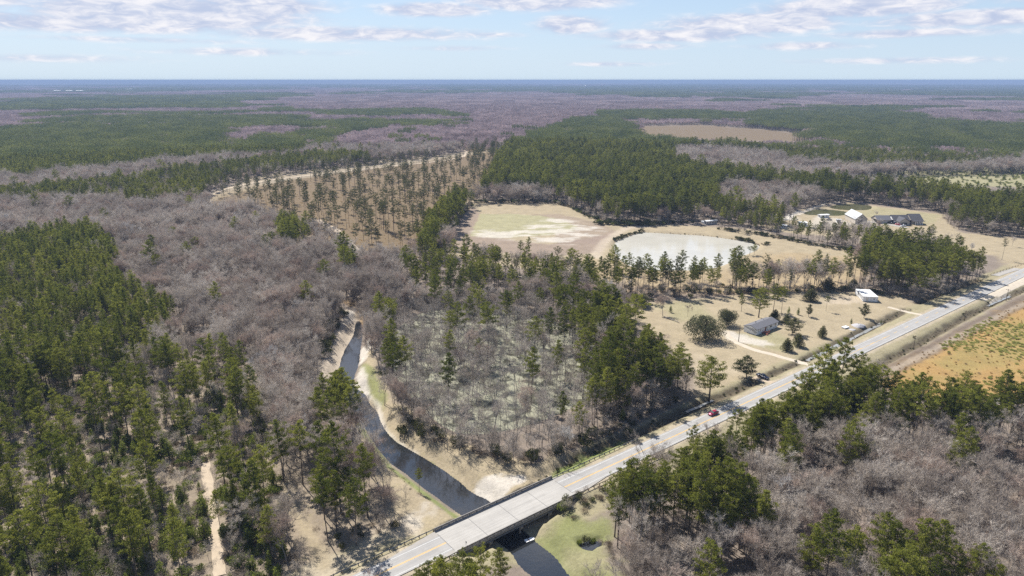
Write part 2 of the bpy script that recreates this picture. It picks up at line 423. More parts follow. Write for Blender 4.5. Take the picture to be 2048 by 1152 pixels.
def asphalt_mat(name, base, streak=True):
    m, t, out = mat_new(name)
    tc = t.node('ShaderNodeTexCoord'); u = tc.outputs['UV']; g = t.node('ShaderNodeNewGeometry')
    mp = t.node('ShaderNodeMapping'); mp.inputs['Scale'].default_value = (.02, .7, 1); t.l.new(u, mp.inputs[0])
    n1 = t.noise(mp.outputs[0], 2.2, 3, .6); n2 = t.noise(g.outputs['Position'], .25, 5, .65); n3 = t.noise(g.outputs['Position'], 6, 2, .6)
    f = t.math('ADD', t.math('MULTIPLY', n1, .5), t.math('ADD', t.math('MULTIPLY', n2, .35), t.math('MULTIPLY', n3, .25)))
    c = t.mix(t.ramp(f, .3, .8), tuple(x * .78 for x in base) + (1,), tuple(x * 1.25 for x in base) + (1,))
    p = t.node('ShaderNodeBsdfPrincipled'); t.l.new(c, p.inputs['Base Color']); p.inputs['Roughness'].default_value = .85
    t.l.new(p.outputs[0], out.inputs[0]); return m
M['asphalt'] = asphalt_mat('asphalt', (.27, .262, .252))
M['deck'] = asphalt_mat('bridge_deck_concrete', (.310, .296, .275))
M['yellow'] = simple('yellow_line_paint', (.62, .38, .07), .7, .2, 1.5)
M['linew'] = simple('white_line_paint', (.50, .50, .49), .7, .2, 1.5)
M['dirt'] = simple('sandy_track', (.38, .31, .23), .95, .25, .5)
M['dirtw'] = simple('pale_sandy_drive', (.43, .375, .30), .95, .25, .4)

# ------------------------------------------------------------------ ground
def axis(lo, hi, step, ends, g=1.12, first=None):
    a = list(np.arange(lo, hi + .01, step)); s = step
    x = hi
    while x < ends[1]:
        s *= g; x += s; a.append(x)
    s = step; x = lo
    while x > ends[0]:
        s *= g; x -= s; a.insert(0, x)
    return np.array(a)
gx = axis(-330, 470, 1.7, (-90000, 90000), 1.13)
gx = np.sort(np.concatenate([gx[(gx < -95) | (gx > 40)], np.arange(-94.6, 40, .85)]))
gy1 = np.concatenate([np.arange(92, 120, 1.6), np.arange(120, 300, .85), np.arange(300.5, 520, 1.6)]); gy2 = np.arange(521, 1120, 3.2)
gy3 = []; s_ = 3.2; y_ = 1120.0
while y_ < 90000: gy3.append(y_); s_ *= 1.1; y_ += s_
gy0 = []; s_ = 1.6; y_ = 90.4
while y_ > -4000: gy0.insert(0, y_); s_ *= 1.3; y_ -= s_
gy = np.concatenate([gy0, gy1, gy2, gy3])
GX, GY = np.meshgrid(gx, gy)
GZ = height(GX, GY)
def under_bridge(x, y, z):
    s, t = toST(x, y)
    m = (np.abs(t) < 8.5) & (s > 0.3) & (s < BL - .3)
    prof = -2.6 + 2.9 * (1 - sstep(np.minimum(s - .3, BL - .3 - s), 0, 9))
    return np.where(m, np.minimum(z, prof), z)
GZ = under_bridge(GX, GY, GZ)
D = np.hypot(GX, GY)
C_ = dict(litter=(.155, .115, .085), hw=(.185, .152, .125), tan=(.290, .240, .162), tang=(.25, .23, .135), sand=(.38, .32, .25), white=(.44, .405, .355), plow=(.215, .165, .135),
          sav=(.148, .108, .064), orange=(.29, .185, .075), green=(.15, .19, .05), lime=(.165, .18, .066), crop=(.27, .25, .15), dark=(.075, .06, .042), muck=(.13, .10, .075), verge=(.25, .22, .14), pin=(.22, .18, .135))
col = np.empty(GX.shape + (4,)); col[...] = C_['hw'] + (.35,)
# far country: broad blocks of pine and hardwood colour under the trees
fn = fbm(GX, GY, 1500, 4, 5)
far = sstep(fn, -.05, .05)[..., None]
fc = np.array([.045, .055, .035, .2]) * far + np.array([.215, .165, .16, .1]) * (1 - far)
k = sstep(D, 3000, 9000)[..., None]
col = col * (1 - k) + fc * k
def paint(poly, c, feather=2.0, jit=1.0, js=6.0, green=None, amt=1.0, pz=0.0):
    poly = PA(poly, pz) if not isinstance(poly, np.ndarray) else poly
    mx, mn = poly.max(0) + 15, poly.min(0) - 15
    i0, i1 = np.searchsorted(gy, [mn[1], mx[1]]); j0, j1 = np.searchsorted(gx, [mn[0], mx[0]])
    X = GX[i0:i1, j0:j1]; Y = GY[i0:i1, j0:j1]
    if X.size == 0: return
    s = sdist(X, Y, poly) + jit * fbm(X, Y, js, 3, 2) * 2
    k = (sstep(s, -feather, feather) * amt)[..., None]
    cc = np.array(C_[c] + ((green if green is not None else .3),))
    col[i0:i1, j0:j1] = col[i0:i1, j0:j1] * (1 - k) + cc * k
def paint_line(pts, c, wd, feather=1.0, green=.0, amt=1.0, jit=.6):
    pl = pts if isinstance(pts, np.ndarray) else PA(pts)
    mx, mn = pl.max(0) + 15, pl.min(0) - 15
    i0, i1 = np.searchsorted(gy, [mn[1], mx[1]]); j0, j1 = np.searchsorted(gx, [mn[0], mx[0]])
    X = GX[i0:i1, j0:j1]; Y = GY[i0:i1, j0:j1]
    s = wd - dline(X, Y, pl) + jit * fbm(X, Y, 5, 3, 4) * 2
    k = (sstep(s, -feather, feather) * amt)[..., None]
    col[i0:i1, j0:j1] = col[i0:i1, j0:j1] * (1 - k) + np.array(C_[c] + (green,)) * k
PL_FG = [(-400, 560), (-50, 490), (100, 470), (225, 480), (300, 590), (370, 660), (330, 720), (470, 730), (600, 790), (720, 850), (760, 960), (760, 1100), (640, 1250), (-500, 1250)]
paint(PL_FG, 'pin', 5, 3, 12, .6)
OPEN = [(415, 408), (440, 388), (560, 362), (750, 337), (930, 312), (935, 294), (1000, 298), (1000, 330), (985, 372), (950, 400), (890, 445), (840, 500), (800, 525), (760, 520), (700, 500), (620, 470), (540, 440), (440, 425)]
paint(OPEN, 'sav', 6, 4, 20, .15)
paint([(380, 410), (500, 355), (760, 322), (1000, 296), (1000, 302), (760, 336), (560, 362), (430, 400)], 'tan', 5, 3, 15, .5, .6)
FIELD = [(878, 488), (905, 450), (946, 407), (1112, 409), (1140, 425), (1175, 440), (1225, 452), (1245, 458), (1222, 480), (1200, 512), (1100, 512), (1000, 506), (900, 498)]
FIELD_ALL = [(870, 500), (930, 402), (1120, 404), (1200, 440), (1330, 448), (1500, 458), (1720, 505), (1740, 540), (1650, 590), (1400, 585), (1180, 560), (1000, 530), (870, 510)]
paint(FIELD_ALL, 'tan', 3, 1.5, 10, .15)
paint([(878, 488), (905, 450), (944, 412), (960, 428), (945, 470), (1100, 490), (1210, 470), (1225, 462), (1200, 505), (1100, 512), (1000, 506)], 'plow', 2, 2, 10, 0, .8)
paint([(1060, 430), (1120, 428), (1200, 447), (1235, 462), (1200, 490), (1100, 480), (1130, 455)], 'plow', 2, 2, 10, 0, .6)
paint([(962, 428), (1020, 428), (1080, 431), (1125, 440), (1165, 458), (1100, 470), (1000, 476), (940, 472)], 'crop', 1.5, 1.5, 9, .1)
# white sand blown over the lower edge of the crop
mx_ = PA([(945, 462), (1040, 458), (1090, 440), (1110, 436), (1190, 450), (1205, 465), (1170, 478), (1140, 488), (1060, 482), (960, 474)])
sdw = sdist(GX, GY, mx_); kk = (sstep(sdw, -8, 4) * sstep(fbm(GX * .55, GY * 1.6, 9, 4, 8) + .12 * np.clip(sdw / 6, -1, 1.5), -.10, .25) * .8)[..., None]
col = col * (1 - kk) + np.array(C_['white'] + (0,)) * kk
paint_line([(1300, 452), (1255, 455), (1228, 470), (1208, 485), (1195, 505), (1190, 515)], 'sand', 4, 2.5, 0, .75)
paint([(1180, 515), (1235, 525), (1300, 545), (1470, 540), (1530, 505), (1720, 515), (1740, 545), (1650, 590), (1200, 590)], 'orange', 6, 5, 12, .2, .25)
YARD = [(1215, 610), (1290, 603), (1400, 596), (1500, 588), (1600, 584), (1700, 583), (1790, 590), (1850, 612), (1790, 640), (1600, 727), (1525, 757), (1440, 795), (1395, 800), (1380, 720), (1330, 690), (1270, 650)]
paint(YARD, 'tan', 2.5, 1.5, 8, .35)
paint([(1310, 610), (1400, 600), (1430, 640), (1350, 640)], 'tang', 4, 3, 9, .8, .7)
paint([(1480, 668), (1560, 665), (1600, 690), (1570, 702), (1500, 690)], 'tang', 3, 3, 9, .9, .8)
paint([(1445, 658), (1480, 668), (1530, 682), (1552, 690), (1520, 692), (1470, 682), (1450, 672)], 'white', 1.5, 1.6, 4, 0, .85)
paint([(1650, 592), (1720, 594), (1735, 605), (1690, 612), (1650, 606)], 'sand', 3, 4, 5, .1, .6)
paint([(1370, 690), (1430, 720), (1470, 745), (1400, 780)], 'sand', 6, 4, 9, .1, .3)
SCRUB = [(1735, 757), (1800, 727), (1920, 667), (2048, 600), (2300, 480), (2500, 560), (2300, 740), (2048, 790), (1900, 810), (1790, 790)]
paint(SCRUB, 'orange', 3, 3, 8, .25)
paint([(1850, 760), (1940, 690), (2048, 640), (2200, 600), (2200, 700), (2048, 730), (1950, 760)], 'lime', 8, 10, 12, .5, .35)
paint_line([(1690, 790), (1735, 762), (1800, 730), (1880, 690), (1960, 648), (2060, 597), (2200, 530)], 'muck', 4.2, 1.5, .1, .8)
paint_line([(1735, 765), (1800, 733), (1880, 693), (1960, 650), (2060, 600), (2200, 533)], 'sand', 1.6, 1.2, .1, .45)
# road verges
sG, tG = toST(GX, GY)
kk = (sstep(15 + 2 * fbm(GX, GY, 9, 3, 6) - np.abs(tG), -1.5, 1.5) * sstep(D, 0, 100))[..., None]
col = col * (1 - kk) + np.array(C_['verge'] + (.35,)) * kk
kk = (sstep(5.6 + 1.2 * fbm(GX, GY, 5, 3, 7) - np.abs(tG), -.6, .6) * .6)[..., None]
col = col * (1 - kk) + np.array(C_['sand'] + (.1,)) * kk
for pl, d, wd in DITCHES: paint_line(pl, 'dark', wd * .75, .8, .3, .85)
paint([(1060, 955), (1180, 905), (1250, 875), (1255, 890), (1180, 930), (1090, 968)], 'green', 1.5, 1.5, 5, .6, .75)
# riverside
BANKR = [(722, 690), (742, 680), (760, 740), (790, 800), (860, 850), (960, 905), (1060, 925), (1130, 905), (1100, 950), (1010, 1010), (940, 985), (850, 918), (760, 850), (735, 800)]
paint(BANKR, 'tan', 2, 1.5, 6, .4)
paint([(722, 715), (745, 735), (760, 760), (775, 790), (768, 812), (742, 790), (724, 745)], 'lime', 1.5, 1, 5, .9, .8)
paint([(720, 690), (742, 668), (745, 690), (730, 715), (716, 720)], 'white', 1, 1, 4, 0, .9)
paint([(700, 772), (712, 745), (722, 725), (730, 760), (738, 788), (720, 782)], 'white', .8, 1, 3, 0, .9)
paint_line([(722, 728), (735, 775), (755, 800), (765, 845), (795, 870), (830, 895)], 'white', 1.0, .8, 0, .7)
paint_line([(760, 850), (800, 885), (860, 918), (910, 955), (950, 985)], 'green', 1.3, .9, .5, .75)
paint([(950, 965), (985, 950), (1045, 950), (1050, 962), (1010, 985), (985, 1003), (962, 990)], 'white', 1.2, 1.6, 4, 0, .9)
BANKL = [(690, 618), (716, 622), (722, 645), (704, 680), (688, 720), (680, 762), (640, 750), (620, 738), (650, 695), (668, 655)]
paint(BANKL, 'sand', 1.5, 1.2, 5, .15)
paint([(690, 620), (712, 622), (705, 640), (690, 645)], 'white', 1, 1, 3, 0, .8)
paint_line([(716, 655), (703, 682), (688, 715), (682, 755)], 'muck', 1.2, .7, .2, .7)
paint([(712, 840), (735, 870), (775, 925), (850, 985), (915, 1028), (880, 1050), (810, 1085), (780, 1060), (790, 1000), (740, 930), (700, 870)], 'tan', 2, 2, 6, .5, .9)
paint([(800, 1040), (850, 1010), (870, 1035), (820, 1065)], 'white', 2, 2.5, 4, 0, .55)
paint_line([(716, 836), (737, 869), (774, 922), (853, 982), (921, 1031)], 'green', 1.4, .8, .5, .7)
paint([(560, 1160), (640, 1120), (700, 1100), (790, 1050), (830, 1070), (700, 1125), (640, 1160)], 'sand', 3, 3, 6, .2, .6)
paint_line([(690, 600), (722, 618), (735, 640)], 'orange', 3, 1.5, 0, .6)
paint([(1058, 1082), (1100, 1052), (1160, 1030), (1215, 1040), (1225, 1080), (1215, 1105), (1250, 1152), (1300, 1220), (1250, 1230), (1140, 1170), (1096, 1116)], 'lime', 3.0, 3.0, 5, .6, .8)
paint([(1150, 1100), (1200, 1105), (1235, 1150), (1190, 1150), (1140, 1125)], 'tang', 3, 3, 6, .7, .8)
paint_line([(1072, 1090), (1108, 1120), (1130, 1145)], 'green', 1.4, .8, .8, .8)
paint([(1060, 1150), (1100, 1170), (1060, 1200), (1000, 1200)], 'tan', 2, 2, 6, .2)
# track in the left plantation
paint_line([(560, 960), (590, 1010), (612, 1060), (640, 1100), (650, 1130)], 'tan', 2.2, 1.5, .2, .8)
# clearings farther off
paint([(1260, 252), (1400, 250), (1540, 260), (1665, 275), (1600, 284), (1500, 282), (1300, 274)], 'sav', 20, 15, 60, .5, .9)
paint([(1690, 350), (1850, 338), (2060, 330), (2300, 340), (2200, 375), (1850, 372), (1700, 362)], 'tang', 10, 8, 30, .8)
paint([(1870, 249), (1950, 247), (1940, 252), (1870, 254)], 'tan', 15, 10, 40, .2)
HOMELAND = [(1520, 445), (1570, 430), (1640, 412), (1700, 405), (1760, 412), (1880, 428), (1900, 450), (1930, 465), (2048, 478), (2200, 500), (2200, 560), (2048, 545), (1980, 510), (1860, 490), (1740, 478), (1600, 470), (1530, 455)]
paint(HOMELAND, 'tan', 4, 3, 15, .35)
paint([(1740, 412), (1880, 430), (1860, 452), (1780, 445), (1700, 425)], 'tang', 4, 3, 15, .6, .7)
paint([(1545, 430), (1600, 422), (1592, 440), (1550, 441)], 'white', 3, 2, 8, 0)
paint([(1640, 432), (1690, 440), (1720, 450), (1650, 462), (1600, 455)], 'white', 3, 3, 8, 0, .6)
for pl in (SWAMP, SWAMP2, SWAMP3): paint(pl, 'muck', 3, 2, 8, .2)

vid = np.arange(GX.size).reshape(GX.shape)
quad = np.stack([vid[:-1, :-1], vid[:-1, 1:], vid[1:, 1:], vid[1:, :-1]], -1).reshape(-1, 4)
cx = (GX[:-1, :-1] + GX[1:, 1:]).ravel() / 2; cy = (GY[:-1, :-1] + GY[1:, 1:]).ravel() / 2
reg = np.zeros(len(quad), int)
REG = [('field', PA(FIELD)), ('lawn', PA(YARD)), ('scrub_field', PA(SCRUB)), ('riverbank', PA(BANKR)), ('riverbank', PA(BANKL)), ('grassland', PA(OPEN)), ('pasture', PA(HOMELAND))]
for i, (nm, pl) in enumerate(REG): reg[inside(cx, cy, pl)] = i + 1
V = np.stack([GX.ravel(), GY.ravel(), GZ.ravel()], 1); CF = col.reshape(-1, 4)
for i in range(len(REG) + 1):
    q = quad[reg == i]
    us, inv = np.unique(q, return_inverse=True)
    mb = MB(); mb.add(V[us], inv.reshape(-1, 4))
    nm = 'ground' if i == 0 else REG[i - 1][0]
    me = mb.mesh(nm, M['ground'], True)
    at = me.color_attributes.new('Col', 'FLOAT_COLOR', 'POINT'); at.data.foreach_set('color', CF[us].astype(np.float32).ravel())
    struct(obj(nm, me, None))

# ------------------------------------------------------------------ water
def poly_sheet(name, poly, z, mat, grow=0.0):
    poly = np.asarray(poly)
    import bmesh
    bm = bmesh.new(); vs = [bm.verts.new((p[0], p[1], z)) for p in poly]
    f = bm.faces.new(vs); bmesh.ops.triangulate(bm, faces=[f])
    bm.normal_update()
    if sum(ff.normal.z for ff in bm.faces) < 0: bmesh.ops.reverse_faces(bm, faces=bm.faces[:])
    me = bpy.data.meshes.new(name); bm.to_mesh(me); bm.free(); me.materials.append(mat)
    return struct(obj(name, me, None))
def grown(poly, g):
    poly = np.asarray(poly); n = len(poly); out = []
    area = 0.5 * sum(poly[i][0] * poly[(i + 1) % n][1] - poly[(i + 1) % n][0] * poly[i][1] for i in range(n)); sgn = 1 if area > 0 else -1
    for i in range(n):
        a, b, c = poly[i - 1], poly[i], poly[(i + 1) % n]
        d1 = (b - a) / (np.linalg.norm(b - a) + 1e-9); d2 = (c - b) / (np.linalg.norm(c - b) + 1e-9)
        nn = np.array([d1[1] + d2[1], -(d1[0] + d2[0])]) * sgn; nn /= np.linalg.norm(nn) + 1e-9
        out.append(b + nn * g)
    return np.array(out)
M['river'] = water_mat('river_water', (.016, .018, .020), .03, .05, None, .5)
M['pondw'] = water_mat('silty_pond_water', (.43, .41, .36), .12, .02)
M['duck'] = water_mat('swamp_water', (.060, .058, .040), .08, .05, ((.25, .245, .175), .17, .40, .58))
M['swampw'] = water_mat('open_swamp_water', (.03, .03, .028), .05, .05)
M['ditchw'] = water_mat('ditch_water', (.25, .25, .24), .10, .05)
M['farw'] = water_mat('green_pond_water', (.09, .09, .045), .1, .05)
poly_sheet('river', grown(RIVER, .7), ZW, M['river'])
poly_sheet('pond', grown(POND, .7), -1.0, M['pondw'])
poly_sheet('swamp_water', grown(SWAMP, .7), -.9, M['duck'])
poly_sheet('swamp_water', grown(SWAMP2, .7), -.96, M['swampw'])
poly_sheet('swamp_water', grown(SWAMP3, .7), -.9, M['swampw'])
poly_sheet('pool', grown(POOL, .5), -1.2, M['river'])
poly_sheet('pond', grown(FARPOND, .7), -.8, M['farw'])
poly_sheet('pond', grown(FARPOND2, .7), -.8, M['farw'])
def ribbon(name, pts, wd, zoff, mat, drape=True, step=2.0, jit=0.0, zfix=None, t0=0.0):
    pl = np.asarray(pts, float); seg = np.linalg.norm(np.diff(pl, axis=0), axis=1); L = np.concatenate([[0], np.cumsum(seg)])
    n = max(2, int(L[-1] / step)); ss = np.linspace(0, L[-1], n)
    cxx = np.interp(ss, L, pl[:, 0]); cyy = np.interp(ss, L, pl[:, 1])
    for _ in range(3):
        cxx[1:-1] = (cxx[:-2] + 2 * cxx[1:-1] + cxx[2:]) / 4; cyy[1:-1] = (cyy[:-2] + 2 * cyy[1:-1] + cyy[2:]) / 4
    tx = np.gradient(cxx); ty = np.gradient(cyy); ln = np.hypot(tx, ty) + 1e-9; nx, ny = -ty / ln, tx / ln
    mb = MB(); K = 5; vv = []
    for j in range(K):
        a = (j / (K - 1) - .5) * 2
        ww = wd / 2 * a + (jit * fbm(ss, ss * 0 + a * 50, 5, 3) if abs(a) == 1 else 0) + t0
        X = cxx + nx * ww; Y = cyy + ny * ww
        Z = (height(X, Y) if zfix is None else np.full(n, zfix)) + zoff - (0.10 if (abs(a) == 1 and zfix is None) else 0)
        vv.append(np.stack([X, Y, Z], 1))
    v = np.concatenate(vv); idx = np.arange(K * n).reshape(K, n)
    f = np.stack([idx[:-1, :-1], idx[:-1, 1:], idx[1:, 1:], idx[1:, :-1]], -1).reshape(-1, 4)[:, ::-1]
    mb.add(v, f); o = obj(name, mb, mat); return struct(o)
ribbon('ditch_water', PA([(1612, 721), (1630, 713), (1660, 698), (1700, 679)], -1.2), 3.2, 0, M['ditchw'], zfix=-1.15, jit=.6)
ribbon('ditch_water', PA([(1700, 679), (1745, 656), (1765, 646)], -1.2), 1.8, 0, M['ditchw'], zfix=-1.18, jit=.6)
ribbon('ditch_water', PA([(1425, 800), (1400, 812), (1372, 824)], -1.2), 1.8, 0, M['ditchw'], zfix=-1.2, jit=.8)
ribbon('ditch_water', PA([(1975, 612), (1995, 603), (2020, 592)], -1), 1.6, 0, M['ditchw'], zfix=-1.0, jit=.5)

# ------------------------------------------------------------------ tracks and drives
ribbon('dirt_road', PA([(418, 408), (414, 398), (424, 388), (450, 378), (500, 367), (560, 358), (640, 348), (740, 337), (830, 328), (890, 321), (925, 314), (934, 308), (930, 300)]), 6.5, .25, M['dirt'], jit=1.6, step=5)
ribbon('dirt_road', PA([(636, 440), (652, 450), (672, 460), (688, 475), (702, 490), (716, 502)]), 5.5, .22, M['dirt'], jit=1.2, step=3)
ribbon('dirt_road', PA([(1000, 549), (1030, 550), (1065, 558), (1090, 570), (1108, 580)]), 4.0, .2, M['dirtw'], jit=1.0)
ribbon('driveway', PA(DRIVE1), 3.4, .08, M['dirtw'], jit=.8)
ribbon('driveway', PA(DRIVE2), 3.4, .08, M['dirtw'], jit=.6)
ribbon('driveway', PA(DRIVE3), 4.2, .08, M['dirt'], jit=.6)
ribbon('driveway', PA([(1990, 552), (2010, 545), (2035, 538)]), 5.0, .2, M['conc'], jit=.3)
ribbon('forest_track', PA([(408, 905), (412, 940), (418, 985), (425, 1040), (434, 1100), (440, 1152)]), 3.0, .2, M['dirt'], jit=.8)
ribbon('driveway', PA([(1595, 430), (1620, 418), (1650, 408), (1690, 402)]), 4.5, .2, M['dirtw'], jit=.6)
ribbon('driveway', PA([(1735, 443), (1765, 447), (1800, 453), (1815, 456)]), 6.0, .2, M['conc'], jit=.3)

# ------------------------------------------------------------------ road
def strip(name, s0, s1, ta, tb, dz, mat, step=6.0, thick=0.0, fn=None):
    n = max(2, int((s1 - s0) / step) + 1); ss = np.linspace(s0, s1, n); mb = MB(); rows = []
    K = 2 if fn is None else 2
    A = np.array([ta] * n, float); B = np.array([tb] * n, float)
    if fn is not None: A, B = fn(ss)
    pa = RO + RD * ss[:, None] + RN * A[:, None]; pb = RO + RD * ss[:, None] + RN * B[:, None]
    z = road_z(ss) + dz
    v = np.concatenate([np.column_stack([pa, z]), np.column_stack([pb, z])]); i = np.arange(n)
    f = np.stack([i[:-1] , i[1:], i[1:] + n, i[:-1] + n], 1)
    if A[0] > B[0]: f = f[:, ::-1]
    mb.add(v, f)
    if thick:
        v2 = v.copy(); v2[:, 2] -= thick
        mb.add(np.concatenate([v[:n], v2[:n]]), np.stack([i[1:], i[:-1], i[:-1] + n, i[1:] + n], 1))
        mb.add(np.concatenate([v[n:], v2[n:]]), np.stack([i[:-1], i[1:], i[1:] + n, i[:-1] + n], 1))
    me = mb.mesh(name, mat)
    uv = me.uv_layers.new(name='UVMap'); L = np.zeros(len(me.loops), np.int32); me.loops.foreach_get('vertex_index', L)
    co = np.zeros(len(me.vertices) * 3); me.vertices.foreach_get('co', co); co = co.reshape(-1, 3)
    s, t = toST(co[:, 0], co[:, 1]); uv.data.foreach_set('uv', np.stack([s[L], t[L]], 1).astype(np.float32).ravel())
    return struct(obj(name, me, None))
HW_ = 3.75
strip('road', -900, 0, -HW_, HW_, 0.0, M['asphalt'], thick=.3, fn=lambda s: (np.full(len(s), -HW_), np.full(len(s), HW_)))
strip('road', BL, 3000, -HW_, HW_, 0.0, M['asphalt'], thick=.3)
# widened concrete aprons at the bridge ends
def apron(s0, s1, t0, ta, tb):
    return strip('road_shoulder', s0, s1, 0, 0, -.012, M['conc'], step=2, fn=lambda s: (np.full(len(s), t0), ta + (tb - ta) * (s - s0) / (s1 - s0)))
apron(-16, 0, HW_ - .25, HW_ + .1, 6.1); apron(BL, BL + 16, HW_ - .25, 6.1, HW_ + .1)
apron(-9, 0, -HW_ + .25, -HW_ - .1, -5.8); apron(BL, BL + 14, -HW_ + .25, -5.8, -HW_ - .1)
ribbon('road_shoulder', [ST(q_, -7.4) for q_ in (362, 380, 410, 450, 480)], 7.6, .08, M['dirtw'], jit=.8)
for a, b in ((-900, 0), (BL, 190)):
    strip('centre_line', a, b, .10, .24, .006, M['yellow']); strip('centre_line', a, b, -.24, -.10, .006, M['yellow'])
strip('centre_line', 190, 260, -.24, -.10, .006, M['yellow'])
mb = MB()
for k in range(55):
    s0 = 192 + 12.2 * k; n = 2
    q = [ST(s0, .06), ST(s0 + 3.6, .06), ST(s0 + 3.6, .24), ST(s0, .24)]
    zz = road_z(s0) + .006; mb.add([[x, y, zz] for x, y in q], [[0, 1, 2, 3]])
struct(obj('centre_line', mb, M['yellow']))
for a, b in ((-900, 0), (BL, 900)):
    strip('edge_line', a, b, 3.02, 3.17, .006, M['linew']); strip('edge_line', a, b, -3.17, -3.02, .006, M['linew'])

# ------------------------------------------------------------------ trees
def rand_unit(r, n, up=0.0):
    v = r.normal(size=(n, 3)); v[:, 2] += up; return v / np.linalg.norm(v, axis=1)[:, None]
def tris(mb, c, size, r, up=.4, asp=.35, mat=0):
    """leaf tufts: one narrow triangle per centre"""
    n = len(c); d = rand_unit(r, n, up); e = np.cross(d, rand_unit(r, n)); e /= np.linalg.norm(e, axis=1)[:, None] + 1e-9
    L = (size * r.uniform(.6, 1.4, n))[:, None]
    v = np.stack([c - d * L * .4 - e * L * asp, c - d * L * .4 + e * L * asp, c + d * L * .6], 1).reshape(-1, 3)
    mb.add(v, np.arange(3 * n).reshape(-1, 3), mat)

def pine_mesh(seed, H=22.0, cb=.52, R=3.2, nb=34, tufts=1900, size=.42, tr=.20, dense=1.0, shape='round', lean=.35):
    r = np.random.default_rng(seed)
    T = MB(); Cn = MB()
    ph = r.uniform(0, 6.28); k = 9; zz = np.linspace(-.6, H * .97, k)
    px = lean * np.sin(zz / H * 2.2 + ph) - lean * math.sin(ph); py = lean * np.cos(zz / H * 1.9 + ph) - lean * math.cos(ph)
    rr = tr * (1 - .82 * np.clip(zz / H, 0, 1)); rr[0] *= 1.25
    T.tube(np.column_stack([px, py, zz]), rr, 6)
    cents = []; wts = []
    for i in range(nb):
        t = (i + r.uniform(0, 1)) / nb
        if shape == 'round': prof = math.sin(math.pi * min(1, t * .78 + .22)) ** .75
        elif shape == 'cone': prof = (1 - t) ** .75 * .95 + .12
        else: prof = .55 + .45 * math.sin(math.pi * t)
        if r.random() < .16: prof *= .45
        h = H * (cb + (.97 - cb) * t); a = i * 2.399 + r.uniform(-.5, .5); L = R * prof * r.uniform(.7, 1.15)
        up = r.uniform(.1, .45) + .35 * t
        bx = np.interp(h, zz, px); by = np.interp(h, zz, py)
        p0 = np.array([bx, by, h - L * .2]); p1 = p0 + np.array([math.cos(a) * L * .55, math.sin(a) * L * .55, L * up * .35]); p2 = p0 + np.array([math.cos(a) * L, math.sin(a) * L, L * up])
        T.tube([p0, p1, p2], [.055, .04, .015], 3, cap=False)
        nc = max(2, int(round(L * 1.3)))
        for j in range(nc):
            q = .35 + .65 * (j + r.random()) / nc
            c = p0 + (p2 - p0) * q + r.normal(size=3) * [.28, .28, .14] * min(1, L * .5)
            cents.append(c); wts.append(.55 + .3 * L / R)
    cents = np.array(cents); wts = np.array(wts)
    per = r.choice(len(cents), tufts, p=wts / wts.sum())
    off = rand_unit(r, tufts) * (r.random(tufts) ** .45)[:, None] * (wts[per] * .95)[:, None] * [1, 1, .55] * dense
    tris(Cn, cents[per] + off, size, r, .35, .26)
    # a few dead stubs down the bare trunk
    for i in range(7):
        h = H * r.uniform(min(.25, cb * .6), cb); a = r.uniform(0, 6.28); L = r.uniform(.4, 1.5)
        b0 = np.array([np.interp(h, zz, px), np.interp(h, zz, py), h]); T.tube([b0, b0 + [math.cos(a) * L, math.sin(a) * L, L * .15]], [.035, .01], 3, cap=False)
    return T, Cn

def bare_mesh(seed, H=15.0, spread=.42, twigs=1500, tr=.19, fork=.38, nl=5, tl=1.15, tw=.024):
    r = np.random.default_rng(seed); T = MB(); Cn = MB(); tips = []
    def limb(p, d, L, rad_, lv):
        k = 3 if lv else 5; pts = [p]; dd = d.copy()
        for i in range(k - 1):
            dd = dd + r.normal(size=3) * (.13 if lv else .05) + np.array([0, 0, .09 * (lv > 0)]); dd /= np.linalg.norm(dd)
            pts.append(pts[-1] + dd * L / (k - 1))
        T.tube(pts, np.linspace(rad_, rad_ * .55, k), 5 if lv == 0 else 3, cap=False)
        if lv == 3:
            tips.extend([(q, dd) for q in pts[1:]]); return
        nch = [nl, 4, 3][lv]
        for j in range(nch):
            at = pts[-1] if (j == 0 or lv == 0) else pts[r.integers(1, k)]
            a = j * 6.283 / nch + r.uniform(-.6, .6); s = (spread, .62, .75)[lv] * r.uniform(.6, 1.35)
            if j == 0: s *= .3
            e1 = np.cross(dd, [.3, .9, .2]); e1 /= np.linalg.norm(e1); e2 = np.cross(dd, e1)
            nd = dd * math.cos(s) + (e1 * math.cos(a) + e2 * math.sin(a)) * math.sin(s)
            limb(at, nd, L * ((.62, .58, .6)[lv] if lv else .78) * r.uniform(.75, 1.2) * (1.0 if lv else H * .45 / L), rad_ * .55, lv + 1)
    limb(np.array([0, 0, -.5]), np.array([r.normal() * .05, r.normal() * .05, 1.0]), H * fork + .5, tr, 0)
    P0 = np.array([t[0] for t in tips]); D0 = np.array([t[1] for t in tips])
    n = twigs; i = r.integers(0, len(P0), n)
    c = P0[i] + r.normal(size=(n, 3)) * .25; d = D0[i] * .9 + rand_unit(r, n, .25) * .9; d /= np.linalg.norm(d, axis=1)[:, None]
    L = (tl * r.uniform(.5, 1.3, n))[:, None]; e = np.cross(d, rand_unit(r, n)); e /= np.linalg.norm(e, axis=1)[:, None] + 1e-9
    W = tw * r.uniform(.7, 1.5, n)[:, None]
    Cn.add(np.stack([c - e * W, c + e * W, c + d * L], 1).reshape(-1, 3), np.arange(3 * n).reshape(-1, 3))
    m = c + d * L * .45; d2 = d + rand_unit(r, n) * .7; d2 /= np.linalg.norm(d2, axis=1)[:, None]
    Cn.add(np.stack([m - e * W * .8, m + e * W * .8, m + d2 * L * .6], 1).reshape(-1, 3), np.arange(3 * n).reshape(-1, 3))
    zmax = max(v[:, 2].max() for v in Cn.v)
    k = H / zmax
    for q in T.v + Cn.v: q *= k
    return T, Cn

